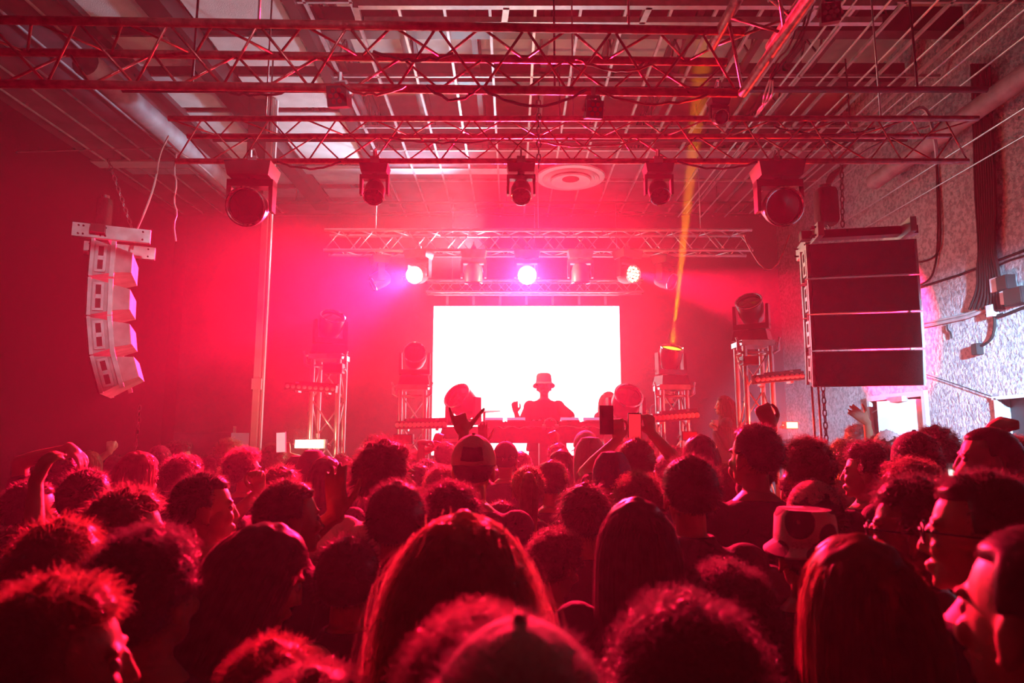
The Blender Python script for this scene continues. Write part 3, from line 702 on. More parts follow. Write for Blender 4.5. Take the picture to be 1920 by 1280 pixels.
for n_, lab in enumerate(('pale cable dropping from the pale truss to the second truss', 'tangled grey cable dropping beside the pale one', 'looser grey cable dropping at the corner')):
    cable(lab, [at(1443 + n_ * 3, 150, 3.2), at(1430 + 9 * n_, 185, 3.6), at(1432 - 6 * n_, 205, 4.1), at(1410 + n_ * 5, 222, 4.5)], .005, GREYC)
tn = 0
for (x0, y0, x1, y1, Y, sag, lab) in ((640, 158, 760, 160, 3.1, .05, 'black cable swagged under the near truss at left'), (800, 160, 900, 163, 3.1, .07, 'black cable swagged under the near truss at its middle'),
        (905, 165, 1100, 168, 3.1, .09, 'long black cable swagged under the near truss'), (1120, 170, 1330, 175, 3.1, .06, 'black cable swagged under the near truss at right'),
        (520, 303, 640, 303, 4.5, .05, 'thin cable drooping below the second truss beside the large left head'), (730, 258, 930, 262, 4.5, .03, 'cable lying along the second truss at its middle'),
        (1000, 262, 1200, 262, 4.5, .05, 'cable drooping inside the second truss right of the middle'), (1270, 302, 1420, 304, 4.5, .05, 'cable drooping below the second truss before the right array'),
        (700, 96, 850, 100, 3.0, .04, 'thin cable drooping inside the near truss at left'), (1080, 110, 1230, 116, 3.0, .05, 'thin cable drooping inside the near truss at right'),
        (640, 400, 980, 384, 9.4, .04, 'long thin cable slung over the stage at left'), (980, 384, 1400, 398, 9.4, .05, 'long thin cable slung over the stage at right'),
        (1395, 440, 1480, 440, 6.5, .35, 'thin cable hanging in a deep loop left of the right array'), (400, 160, 560, 162, 3.3, .05, 'black cable swagged under the near truss at far left'),
        (1450, 235, 1640, 240, 4.6, .06, 'black cable swagged along the second truss at its right')):
    tag(MB().path(catenary(at(x0, y0, Y), at(x1, y1, Y), sag, 14, .006), .007, 6).build('cable', RUBBER if tn % 3 else REDP), lab, 'cable'); tn += 1
# conduits and cables along the right wall near the ceiling
for k, (x, z, r) in enumerate(((2.3, 4.9, .012), (2.42, 4.95, .009), (2.62, 4.9, .011), (2.95, 4.9, .011), (3.3, 4.95, .012), (3.6, 5.0, .011), (3.75, 5.0, .012), (4.0, 5.0, .012), (4.25, 4.6, .012), (4.3, 4.4, .009))):
    o = MB().path([(x, .6, z), (x + .03, 5, z - .03), (x + .02, 9.2, z)], r * .8, 8).build('conduit', STEEL)
    tag(o, 'thin steel conduit running along the ceiling beside the right wall', 'conduit', 'conduits along the ceiling at the right')
o = MB().path([(4.15, .5, 4.75), (4.15, 7.5, 4.75)], .09, 14).build('round_duct', mat('grey_duct_sheet', ())); tag(o, 'thick grey pipe high in the top right corner', 'duct')
for k in range(6):
    cable('pale cable sagging from the ceiling beside the right array hoist' , [at(1760 - k * 14, 232 + k * 3, 5.2), at(1690 - k * 10, 252 + k * 4, 5.3), at(1620 - k * 8, 280 + k * 6, 5.2), at(1560 - k * 3, 335, 5.0), at(1548 + k * 2, 372, 4.9)], .007, GREYC)
    bpy.context.scene.collection.objects[-1]['group'] = 'cables drooping to the right hoist'
XW = XR - .02
def wp(x, y, off=.02): p = onx(x, y, XR - off); return p
# vertical loom down the wall
lm = empty('cable_loom', wp(1845, 300)); tag(lm, 'thick black bundle of cables running down the right wall', 'cable bundle'); c0 = lm.location
for k in range(9):
    dx = (k - 4) * 4
    pts = [wp(1838 + dx, 120, .05 + .02 * (k % 3)), wp(1843 + dx, 250, .05), wp(1848 + dx * 1.2, 360, .06), wp(1850 + dx * .8, 470, .05), wp(1852 + dx * 1.2, 500, .05), wp(1855 + dx * 1.3, 540 + k * 3, .04), wp(1850 + dx * 2, 580, .03)]
    MB().path([p - c0 for p in smoothpath(pts, 3)], .014, 6).build('cable', RUBBER, lm)
cable('long flat conduit rising across the right wall behind the array', [wp(1700, 617), wp(1760, 606), wp(1815, 594), wp(1860, 577)], .018, GREYC, 'conduit', 1)
cable('second flat conduit under the long one on the right wall', [wp(1700, 611), wp(1760, 600), wp(1815, 588), wp(1860, 570)], .012, GREYC, 'conduit', 1)
cable('thin dark rod slanting up the right wall', [wp(1703, 545), wp(1800, 515), wp(1860, 492), wp(1925, 468)], .012, RUBBER, 'conduit', 1)
cable('black cable loop hanging on the right wall beside the array', [wp(1756, 300), wp(1764, 420), wp(1762, 470), wp(1745, 488), wp(1705, 494)], .01)
cable('lower black cable loop on the right wall beside the array', [wp(1756, 300), wp(1760, 450), wp(1752, 510), wp(1738, 530), wp(1705, 538)], .01)
cable('thin dark line slanting down the right wall to the black opening', [wp(1700, 690), wp(1780, 716), wp(1870, 747)], .004, RUBBER, k=1)
cable('black cable curling down to the small black wall box', [wp(1862, 560), wp(1866, 610), wp(1860, 635), wp(1845, 647), wp(1838, 648)], .012)
cable('black cable hanging from the conduit end on the right wall', [wp(1776, 608), wp(1776, 618), wp(1782, 622), wp(1784, 634)], .008)
cable('black cable sweeping right along the wall from the loom', [wp(1850, 590), wp(1875, 594), wp(1900, 584), wp(1925, 574)], .014)
cable('black cable arching out of the wall bundle', [wp(1925, 478), wp(1880, 492), wp(1845, 515), wp(1842, 560), wp(1862, 592), wp(1880, 588)], .009)
cable('grey hose looping down from the ceiling at the right', [at(1640, 260, 5), at(1700, 215, 5), at(1735, 195, 5), at(1752, 250, 5), at(1757, 300, 5.2)], .014, GREYC)
def wbox(label, x0, y0, x1, y1, m, dep=.055, name='junction_box'):
    a, b = wp(x0, y0), wp(x1, y1); q = empty(name, (XR - dep / 2, (a.y + b.y) / 2, (a.z + b.z) / 2)); tag(q, label, 'box')
    w_, h_ = abs(a.y - b.y), abs(a.z - b.z)
    MB().box((0, 0, 0), (dep, w_, h_)).build('box_body', m, q, False)
    MB().box((-dep / 2 - .004, 0, 0), (.008, w_ * .94, h_ * .94)).build('cover', m, q, False)
pb = mat('pale_junction_box_paint', (.55, .6, .68), .5)
wbox('pale junction box on the right wall below the cable bundle', 1863, 523, 1880, 545, pb)
wbox('small pale junction box low in the wall wiring', 1856, 573, 1870, 592, pb)
wbox('pale junction box at the right edge beside the black one', 1882, 547, 1898, 568, pb)
wbox('black box on the right wall above the pale one', 1880, 520, 1902, 540, BLACKM, .08)
wbox('black box cut by the right edge of the view', 1898, 545, 1935, 566, BLACKM, .1)
wbox('small black wall box on a cable lower down', 1828, 645, 1841, 664, BLACKM)
for k, (px, lab) in enumerate(((1522, 'thin dark vertical cable on the back right, left of the chain'), (1534, 'second thin vertical cable beside the hanging chain'))):
    cable(lab, [at(px, 724, 6.1), at(px + 8, 850, 6.1)], .009, RUBBER, k=1)
# ------------------------------------------------------------------ people: bodies grown as one skin, hair and clothes as children
PIV = Vector((0, -.005, 1.535))              # where head meets neck on a 1.75 m figure
def headM(yaw, pitch, roll=0):
    return Matrix.Translation(PIV) @ Matrix.Rotation(R(-yaw), 4, 'Z') @ Matrix.Rotation(R(pitch), 4, 'X') @ Matrix.Rotation(R(roll), 4, 'Y') @ Matrix.Scale(1.06, 4) @ Matrix.Translation(-PIV)
def remesh(mb, voxel, smooth=3, name='m'):
    me = mb.mesh(name, None, False); o = bpy.data.objects.new(name, me); COL.objects.link(o)
    r = o.modifiers.new('r', 'REMESH'); r.mode = 'VOXEL'; r.voxel_size = voxel
    if smooth: s = o.modifiers.new('s', 'SMOOTH'); s.factor = .5; s.iterations = smooth
    dg = bpy.context.evaluated_depsgraph_get(); dg.update()
    out = bpy.data.meshes.new_from_object(o.evaluated_get(dg)); bpy.data.objects.remove(o); bpy.data.meshes.remove(me)
    out.polygons.foreach_set('use_smooth', [True] * len(out.polygons)); out.name = name
    return out
def hand(mb, W, F, N, side, kind='relaxed', k=1.0):
    """W wrist, F where the fingers point, N out of the palm, side +1 when the thumb lies towards F x N"""
    F = Vector(F).normalized(); N = Vector(N); N = (N - F * N.dot(F)).normalized(); X = F.cross(N) * side; W = Vector(W)
    def P(a, b, c): return W + (X * a + F * b + N * c) * k
    mb.cap(P(0, -.01, 0), P(0, .03, 0), .026 * k, .028 * k)
    for a in (-.028, -.010, .010, .028): mb.cap(P(a * .7, .015, -.002), P(a, .082, 0), .0155 * k, .0125 * k, n=8)
    curl = {'relaxed': (35, 30, 20), 'open': (4, 6, 6), 'fist': (80, 95, 60), 'grip': (50, 55, 30), 'point': (8, 10, 8), 'horn': (85, 95, 60)}[kind]
    for i, (a, L) in enumerate(((.030, .068), (.011, .078), (-.010, .073), (-.029, .056))):
        c = curl
        if kind == 'horn' and i in (3,): c = (2, 5, 5)
        if kind == 'point' and i in (2, 3): c = (55, 60, 30)
        if kind == 'open': a2 = a * 1.0; sp = a * 4.5
        else: sp = 0
        p = P(a, .085, 0); ang = 0
        for j, fr in enumerate((.45, .31, .24)):
            ang += R(c[j] * (1 + .1 * (i % 2)))
            d = (F * math.cos(ang) + N * math.sin(ang) + X * sp * .8).normalized(); q = p + d * (L * fr * k)
            mb.cap(p, q, (.0105 - .0012 * j) * k, (.0098 - .0012 * j) * k, n=8); p = q
    if kind in ('horn',): th = [(.03, .02, .01), (.065, .045, .015), (.10, .065, .012), (.125, .08, .01)]
    elif kind == 'open': th = [(.026, .015, .005), (.056, .045, .012), (.074, .075, .014), (.084, .10, .012)]
    elif kind == 'fist': th = [(.026, .015, .01), (.046, .045, .025), (.035, .07, .042), (.012, .082, .046)]
    else: th = [(.026, .015, .008), (.05, .04, .022), (.056, .068, .034), (.05, .092, .036)]
    for j in range(3): mb.cap(P(*th[j]), P(*th[j + 1]), (.0145 - .002 * j) * k, (.0125 - .002 * j) * k, n=8)
def arm_ik(S, W, pole, L1=.30, L2=.265):
    S, W = Vector(S), Vector(W); d = W - S; L = min(max(d.length, .12), L1 + L2 - .004); d.normalize(); W = S + d * L
    a = (L1 * L1 - L2 * L2 + L * L) / (2 * L); h = math.sqrt(max(L1 * L1 - a * a, 1e-6))
    p = Vector(pole); p = (p - d * p.dot(d)); p = p.normalized() if p.length > 1e-4 else d.orthogonal().normalized()
    return S + d * a + p * h, W
def body_parts(pose):
    """returns skeleton dict of a 1.75 m figure facing +Y"""
    sk = {}
    for s, n in ((-1, 'L'), (1, 'R')):
        S = Vector((s * .176, -.008, 1.418)); q = pose.get(n)
        if q is None: E = Vector((s * .235, -.015, 1.12)); W = Vector((s * .225, .06, .875)); F = Vector((0, .25, -1)); N = Vector((-s, .1, 0)); kind = 'relaxed'
        elif q == 'fold': E = Vector((s * .25, .04, 1.14)); W = Vector((s * .06, .24, 1.16)); F = Vector((-s, .25, .1)); N = Vector((0, -1, 0)); kind = 'relaxed'
        else:
            T, F, N, kind = q[:4]; pole = q[4] if len(q) > 4 else (s * .6, .1, -1)
            up = max(0, min(1, (Vector(T).z - 1.35) / .3)); S = S + Vector((-s * .01, 0, .035 * up))
            E, W = arm_ik(S, T, pole)
            if F is None: F = W - E
        sk[n] = (S, E, W, F, N, kind, s)
    return sk
def add_arms(mb, sk, grow=0, upto=1.0, hands=True, fat=1.0, cuff=None):
    for n in 'LR':
        S, E, W, F, N, kind, s = sk[n]
        mb.ell((0, 0, 0), (.062 + grow, .058 + grow, .06 + grow), Matrix.Translation(S))
        if cuff: 
            M_ = S.lerp(E, cuff); mb.cap(S, M_, (.05 * fat + grow), (.047 * fat + grow * 1.6)); continue
        mb.cap(S, E, .05 * fat + grow, .038 * fat + grow)
        m = E.lerp(W, .3); mb.cap(E, m, .038 * fat + grow, .040 * fat + grow); mb.cap(m, W, .040 * fat + grow, (.025 + grow))
        if hands: hand(mb, W, F, N, (1 if n == 'R' else -1) * 1, kind)
TORSO = [(0, .005, .84, .13, .085), (0, .0, .90, .163, .108), (0, 0, .98, .158, .108), (0, 0, 1.08, .14, .10), (0, .0, 1.2, .152, .108), (0, 0, 1.31, .168, .112), (0, -.005, 1.40, .170, .10), (0, -.012, 1.452, .14, .078), (0, -.016, 1.485, .095, .066), (0, -.012, 1.515, .06, .058)]
TORSO_F = [(0, .005, .84, .13, .09), (0, .0, .90, .168, .115), (0, 0, .98, .155, .105), (0, 0, 1.08, .118, .09), (0, .01, 1.2, .13, .105), (0, .015, 1.29, .142, .115), (0, -.002, 1.39, .146, .09), (0, -.01, 1.445, .12, .07), (0, -.012, 1.475, .078, .056), (0, -.01, 1.505, .05, .05)]
def head_prims(mb, M, fem=False):
    j = .9 if fem else 1.0
    mb.ell((0, -.014, 1.664), (.0745, .094, .088), M, 20, 14)
    mb.ell((0, .026, 1.622), (.062 * j, .062, .09), M, 18, 12)
    mb.ell((0, .038, 1.572), (.050 * j, .050, .038), M, 14, 9)
    mb.ell((0, .072, 1.548), (.019, .017, .015), M, 10, 7)
    mb.cap((0, .084, 1.655), (0, .1, 1.614), .008, .0115, M, 8)
    for s in (-1, 1):
        mb.ell((s * .012, .092, 1.609), (.008, .010, .007), M, 8, 6)
        mb.ell((s * .029, .0745, 1.667), (.025, .010, .008), M, 10, 6)
        mb.ell((s * .036, .070, 1.617), (.022, .018, .02), M, 10, 6)
        mb.ell((s * .0765, -.008, 1.628), (.0085, .019, .032), M @ Matrix.Translation((0, 0, 0)), 10, 8)
        mb.ell((s * .078, .0, 1.602), (.008, .01, .012), M, 8, 6)
    mb.ell((0, .088, 1.583), (.023, .012, .006), M, 10, 6); mb.ell((0, .086, 1.573), (.019, .012, .007), M, 10, 6)
    mb.cap((0, -.02, 1.44), (0, -.004, 1.50), .056 * (.86 if fem else 1), .052 * (.86 if fem else 1)); mb.cap((0, -.004, 1.50), M @ Vector((0, -.004, 1.575)), .052 * (.86 if fem else 1), .052 * (.86 if fem else 1))
BODY = {}
def body_mesh(pose, yaw, pitch, fem, voxel=.007, key=None, baggy=0):
    k = (key, yaw, pitch, fem, voxel)
    if key is not None and k in BODY: return BODY[k]
    sk = body_parts(pose); mb = MB(); M = headM(yaw, pitch)
    mb.loft(TORSO_F if fem else TORSO, n=24)
    for s in (-1, 1):
        mb.cap((s * .088, 0, .88), (s * .098, .012, .48), .088, .058); mb.cap((s * .098, .012, .48), (s * .1, 0, .33), .057, .056); mb.cap((s * .1, 0, .33), (s * .1, -.012, .09), .055, .036)
        mb.ell((s * .105, .05, .042), (.045, .125, .04))
    add_arms(mb, sk, fat=.88 if fem else 1.0); head_prims(mb, M, fem)
    me = remesh(mb, voxel, 2, 'body')
    if key is not None: BODY[k] = me
    return me
CLOTH = {}
def cloth_mesh(pose, kind, fem, key=None):
    k = (key, kind, fem)
    if key is not None and k in CLOTH: return CLOTH[k]
    sk = body_parts(pose); mb = MB(); g = {'tee': .016, 'baggy': .02, 'jacket': .026, 'hoodie': .03, 'tank': .008}[kind]
    T = TORSO_F if fem else TORSO
    rings = [(x, y, z, rx + g, ry + g) for (x, y, z, rx, ry) in T[1:8]]
    rings += [(0, -.014, 1.488, (.078 if fem else .09), .07 + g * .4)]
    if kind == 'tank': rings = [(x, y, z, rx + g, ry + g) for (x, y, z, rx, ry) in T[1:6]] + [(0, 0, 1.35, .13, .10), (0, -.005, 1.40, .10, .09)]
    if kind == 'baggy': rings = [(x, y, z, rx + g + .07 * max(0, 1.4 - z), ry + g + .05 * max(0, 1.4 - z)) for (x, y, z, rx, ry) in T[1:8]] + [(0, -.014, 1.492, .098, .08)]
    mb.loft(rings, n=24)
    if kind == 'tank':
        for s in (-1, 1): mb.path([(s * .09, .06, 1.36), (s * .095, .0, 1.445), (s * .09, -.075, 1.36)], .016, 8)
    elif kind in ('tee', 'baggy'): add_arms(mb, sk, g * .8, hands=False, cuff=.68 if kind == 'baggy' else .6)
    else: add_arms(mb, sk, g * .7, hands=False)
    if kind in ('jacket', 'hoodie'):
        mb.lathe([(.062, 1.475), (.08, 1.47), (.085, 1.495), (.072, 1.525), (.06, 1.525), (.058, 1.49), (.062, 1.475)], Matrix.Translation((0, -.014, 0)), 20)
    if kind == 'hoodie': mb.ell((0, -.10, 1.46), (.11, .055, .07))
    me = remesh(mb, .011, 4, 'shirt')
    if key is not None: CLOTH[k] = me
    return me
TR = None
def trouser_mesh():
    global TR
    if TR is None:
        mb = MB(); mb.loft([(0, .0, .8, .15, .10), (0, 0, .9, .175, .12), (0, 0, 1.0, .168, .118)], n=20)
        for s in (-1, 1): mb.cap((s * .088, 0, .88), (s * .098, .012, .48), .10, .075); mb.cap((s * .098, .012, .48), (s * .1, -.005, .12), .075, .06)
        TR = remesh(mb, .014, 2, 'trousers')
    return TR

# ---- hair
HC = Vector((0, -.014, 1.664)); HR = Vector((.0775, .097, .0915))
def hairline(d, extra=0.0, face=.34):
    """how far inside the hair a direction lies: below 0 is bare skin"""
    t = np.clip((d[:, 1] + .50) / .52, 0, 1); zmin = -.86 - extra + t * (.66 + extra)
    h1 = d[:, 2] - zmin
    h2 = np.maximum(face + .10 * np.clip(d[:, 2], -1, 1) - d[:, 1], (d[:, 2] - .50) * 1.2)
    ear = np.hypot((d[:, 1] + .06) * 1.3, d[:, 2] + .32) - .17; ear = np.where(np.abs(d[:, 0]) > .5, ear, 1)
    return np.minimum(np.minimum(h1, h2), ear)
HAIRSPEC = {  # thickness of the shell, strand length, curl radius, outward, lumpiness, width
    'buzz': (.004, .008, 0, .9, .0, .0016), 'short': (.012, .028, .001, .55, .004, .0018), 'messy': (.022, .05, .006, .6, .010, .002),
    'curly': (.030, .045, .010, .9, .013, .0022), 'afro': (.055, .055, .012, 1.0, .014, .0022), 'wavy': (.024, .06, .007, .35, .008, .002),
    'long': (.014, .50, .004, .2, .004, .002), 'fluffy': (.052, .55, .010, .8, .016, .002), 'pony': (.010, .05, .0, .1, .002, .002), 'bob': (.02, .24, .004, .2, .004, .002)}
def noise3(p, s):
    return (np.sin(p[:, 0] * s + 1.3) * np.cos(p[:, 1] * s * 1.1 + .7) + np.sin(p[:, 1] * s * 1.7 + p[:, 2] * s) * .6 + np.cos(p[:, 2] * s * 1.4 - p[:, 0] * s * .8) * .6) / 2.2
HAIR = {}
def hair_mesh(kind, lod):
    if (kind, lod) in HAIR: return HAIR[(kind, lod)]
    th, SL, cr, outw, lump, wd = HAIRSPEC[kind]; g = np.random.default_rng(abs(hash_(kind)) + lod)
    C = np.array(HC); E = np.array(HR); V = []; F = []
    # shell under the strands
    nu, nv = 72, 42
    th_ = np.repeat(np.linspace(.001, math.pi - .02, nv), nu); ph = np.tile(np.arange(nu) * 2 * math.pi / nu, nv)
    d = np.stack([np.sin(th_) * np.cos(ph), np.sin(th_) * np.sin(ph), np.cos(th_)], 1)
    extra = .1 if kind in ('long', 'fluffy', 'bob', 'afro') else 0
    hl = hairline(d, extra); edge = np.clip(hl / .22, 0, 1); edge = edge * edge * (3 - 2 * edge)
    t = -.009 + edge * (min(.016, .011 + th * .2) + th * .62 + lump * noise3(d, 9))
    P = C + d * (E + t[:, None]); V.append(P)
    for j in range(nv - 1):
        for i in range(nu): F.append((j * nu + i, (j + 1) * nu + i, (j + 1) * nu + (i + 1) % nu, j * nu + (i + 1) % nu))
    base = len(P)
    # falling mass at the back for long hair
    if kind in ('long', 'fluffy', 'bob'):
        zb = 1.24 if kind != 'bob' else 1.47; f = 1.35 if kind == 'fluffy' else 1.0; mb = MB()
        rings = [(0, -.03, 1.66, .080 * f, .085), (0, -.045, 1.58, .088 * f, .072), (0, -.055, 1.5, .092 * f, .055)]
        if kind != 'bob': rings += [(0, -.085, 1.42, .105 * f, .04), (0, -.115, 1.34, .10 * f, .026), (0, -.122, zb, .08 * f, .014)]
        mb.loft(rings[::-1], n=20, sq=2.2); F += [tuple(i + base for i in f_) for f_ in mb.f]; V.append(np.array(mb.v)); base += len(mb.v)
    if kind == 'pony':
        mb = MB(); mb.path(smoothpath([(0, -.11, 1.72), (0, -.155, 1.73), (0, -.18, 1.66), (0, -.165, 1.52), (0, -.15, 1.40)], 3), [.016, .02, .03, .036, .038, .036, .033, .028, .02, .014][:len(smoothpath([(0, 0, 0)] * 5, 3))] + [.012] * 0 if False else .03, 12)
        F += [tuple(i + base for i in f_) for f_ in mb.f]; V.append(np.array(mb.v)); base += len(mb.v)
    # strands
    n = {0: 5200, 1: 2300, 2: 1000}[lod]; K = {0: 7, 1: 5, 2: 4}[lod]; wdt = wd * {0: .62, 1: 1.0, 2: 1.9}[lod]
    if kind in ('long', 'fluffy', 'bob'): K += 6
    d = g.normal(size=(n * 3, 3)); d /= np.linalg.norm(d, axis=1)[:, None]; 
    d = d[hairline(d, extra) > .03][:n]; n = len(d); eg = np.clip(hairline(d, extra) / .3, .15, 1)[:, None]
    nrm = d / E; nrm /= np.linalg.norm(nrm, axis=1)[:, None]
    p = C + d * (E + (th * .5 + lump * .7 * noise3(d, 9)[:, None]) * eg); pts = [p.copy()]
    rv = g.normal(size=(n, 3)); rv /= np.linalg.norm(rv, axis=1)[:, None]
    if kind in ('long', 'fluffy', 'bob'):
        back = np.array([0, -.35, 0.])
        side = np.stack([np.sign(d[:, 0]) * .6, -.25 * np.ones(n), -.1 * np.ones(n)], 1)
        v = nrm * .5 + side * .9 + back; L = SL * g.uniform(.75, 1.05, n); st = L / K; amp = th * .25
        for k in range(K):
            dv = np.array([0, 0, -1.0]) * (k + 1) / 1.6; v = v * .55 + dv + rv * (.12 if kind != 'fluffy' else .75) * g.uniform(.2, 1, (n, 1)); u = v / np.linalg.norm(v, axis=1)[:, None]
            p = p + u * st[:, None]
            for (c2, e2) in ((C, E + th * .9), (np.array([0, -.01, 1.5]), np.array([.075, .075, .14])), (np.array([0, -.005, 1.33]), np.array([.235, .128, .135]))):
                q = (p - c2) / e2; r = np.linalg.norm(q, axis=1); ins = r < 1; p = np.where(ins[:, None], c2 + (p - c2) / np.maximum(r, .05)[:, None], p)
            # keep the face clear
            fr = (p[:, 1] > .045) & (p[:, 2] < 1.70) & (np.abs(p[:, 0]) < .07); p[fr, 1] = .03; p[fr, 0] = np.sign(p[fr, 0] + 1e-6) * .085
            pts.append(p + rv * amp * 0)
    else:
        comb = np.array([0, .25, -.15]) if kind in ('short', 'buzz') else np.array([0, .1, -.35])
        if kind == 'pony': comb = np.array([0, -1.2, .35])
        v = nrm * outw + comb * (1 - outw + .15) + rv * .45; v /= np.linalg.norm(v, axis=1)[:, None]
        a = np.cross(v, rv); a /= np.linalg.norm(a, axis=1)[:, None]; b = np.cross(v, a)
        L = SL * g.uniform(.55, 1.1, n) * eg[:, 0]; ph = g.uniform(0, 6.28, n); tw = 7.5 if kind in ('curly', 'afro') else 3.5
        crv = cr * g.uniform(.5, 1.2, n)
        for k in range(1, K + 1):
            s_ = k / K; an = ph + tw * s_
            q = pts[0] + v * (L * s_)[:, None] + (a * (np.cos(an) - np.cos(ph))[:, None] + b * (np.sin(an) - np.sin(ph))[:, None]) * crv[:, None]
            q[:, 2] -= (L * s_ * s_ * (.25 if kind in ('messy', 'wavy') else .08)); pts.append(q)
    if kind == 'pony':
        m = n // 2; a0 = g.uniform(0, 6.28, m); r0 = .03 * np.sqrt(g.uniform(.3, 1, m)); tail = np.array([(0, -.12, 1.725), (0, -.16, 1.73), (0, -.185, 1.66), (0, -.17, 1.54), (0, -.155, 1.36)])
        for k in range(K + 1):
            s_ = k / K * 4; i = min(int(s_), 3); c = tail[i] + (tail[i + 1] - tail[i]) * (s_ - i); w_ = .4 + 1.2 * math.sin(min(1, k / K * 1.3) * 2.2)
            pts[k][:m] = c + np.stack([np.cos(a0) * r0 * w_, np.sin(a0) * r0 * w_, np.zeros(m)], 1)
    A = np.stack(pts, 1)                                     # n, K+1, 3
    T = np.diff(A, axis=1); T = np.concatenate([T, T[:, -1:]], 1); T /= (np.linalg.norm(T, axis=2)[:, :, None] + 1e-9)
    X = np.cross(T, rv[:, None, :]); X /= (np.linalg.norm(X, axis=2)[:, :, None] + 1e-9)
    wk = np.linspace(1, .25, K + 1)[None, :, None] * wdt / 2
    S = np.stack([A - X * wk, A + X * wk], 2).reshape(-1, 3); V.append(S)
    idx = (np.arange(n)[:, None] * (K + 1) + np.arange(K)[None, :]).reshape(-1) * 2 + base
    Q = np.stack([idx, idx + 1, idx + 3, idx + 2], 1)
    allv = np.concatenate(V); me = bpy.data.meshes.new('hair')
    Fq = np.array([f for f in F if len(f) == 4]); other = [f for f in F if len(f) != 4]
    Q = np.concatenate([Fq, Q]); lo = np.concatenate([Q.reshape(-1)] + [np.array(f) for f in other]) if other else Q.reshape(-1)
    tot = np.concatenate([np.full(len(Q), 4)] + [[len(f)] for f in other]).astype(int) if other else np.full(len(Q), 4)
    me.vertices.add(len(allv)); me.vertices.foreach_set('co', allv.reshape(-1)); me.loops.add(len(lo)); me.loops.foreach_set('vertex_index', lo.astype(np.int32))
    me.polygons.add(len(tot)); me.polygons.foreach_set('loop_start', np.concatenate([[0], np.cumsum(tot)[:-1]]).astype(np.int32)); me.polygons.foreach_set('loop_total', tot.astype(np.int32))
    me.polygons.foreach_set('use_smooth', np.ones(len(tot), bool)); me.update(calc_edges=True); me.validate()
    HAIR[(kind, lod)] = me
    return me
def hash_(s): return sum(ord(c) * (i + 3) for i, c in enumerate(s))

# ---- hats (built on the neutral head, top at about 1.755)
def cap_mesh(back=True, brim=True):
    m = MB(); V = []; F = []; nu, nv = 36, 12; c = Vector((0, -.012, 1.668)); yb = -1 if back else 1
    for layer, gr in ((0, 1.0), (1, .955)):
        for j in range(nv + 1):
            th = (math.pi / 2) * 1.06 * j / nv
            for i in range(nu):
                a = 2 * math.pi * i / nu; x, y, z = math.sin(th) * math.cos(a), math.sin(th) * math.sin(a), math.cos(th)
                V.append(c + Vector((x * .087 * gr, y * .106 * gr, (z * .105 + .002 * math.cos(6 * a) * math.sin(th)) * gr)))
    N1 = (nv + 1) * nu
    def hole(i, j):   # the opening above the strap, on the side away from the peak
        a = 2 * math.pi * (i + .5) / nu; dy = math.sin(a) * -yb if not back else -math.sin(a)
        th = j / nv; return back and dy > .82 and th > .58 and th < .9
    for j in range(nv):
        for i in range(nu):
            if hole(i, j): continue
            q = (j * nu + i, (j + 1) * nu + i, (j + 1) * nu + (i + 1) % nu, j * nu + (i + 1) % nu)
            F.append(q); F.append(tuple(k + N1 for k in q[::-1]))
    m.add(V, F)
    m.ell((0, -.012, 1.775), (.008, .008, .005))
    if brim:
        s = 1; V = []; W_ = 9; D = 5
        for j in range(D + 1):
            for i in range(W_ + 1):
                a = math.pi / 2 + (i / W_ - .5) * 1.9; r = 1 + .62 * j / D * math.cos((i / W_ - .5) * 2.0) ** .7
                for dz in (0, .004): V.append((.086 * math.cos(a) * r, -.012 + .105 * math.sin(a) * r, 1.655 - .012 * j / D - .02 * abs(i / W_ - .5) ** 2 * 4 + dz))
        F = []
        for j in range(D):
            for i in range(W_):
                a = (j * (W_ + 1) + i) * 2; b = a + 2; c_ = a + (W_ + 1) * 2; d_ = c_ + 2
                F += [(a, b, d_, c_), (a + 1, c_ + 1, d_ + 1, b + 1)]
                if j == D - 1: F.append((c_, d_, d_ + 1, c_ + 1))
        m.add(V, F)
    return m
def bucket_mesh():
    m = MB(); m.loft([(0, -.012, 1.675, .090, .108), (0, -.012, 1.70, .089, .107), (0, -.012, 1.765, .084, .10), (0, -.012, 1.785, .074, .09)], n=32)
    m2 = [(.094, 1.680, .86), (.132, 1.655, .9), (.134, 1.652, .9), (.133, 1.658, .9), (.093, 1.688, .86)]
    V = []; n = 36
    for r, z, e in m2: V += [(r * .93 * math.cos(2 * math.pi * k / n), -.012 + r * 1.06 * math.sin(2 * math.pi * k / n), z + .006 * math.sin(3 * 2 * math.pi * k / n)) for k in range(n)]
    m.add(V, [(i * n + k, i * n + (k + 1) % n, (i + 1) * n + (k + 1) % n, (i + 1) * n + k) for i in range(4) for k in range(n)])
    return m
def beanie_mesh():
    m = MB(); m.lathe([(0, 1.775), (.05, 1.768), (.078, 1.735), (.092, 1.69), (.094, 1.64), (.09, 1.615), (.084, 1.615), (.084, 1.66)], Matrix.Translation((0, -.014, 0)) @ Matrix.Diagonal((.95, 1.14, 1, 1)), 28)
    return m
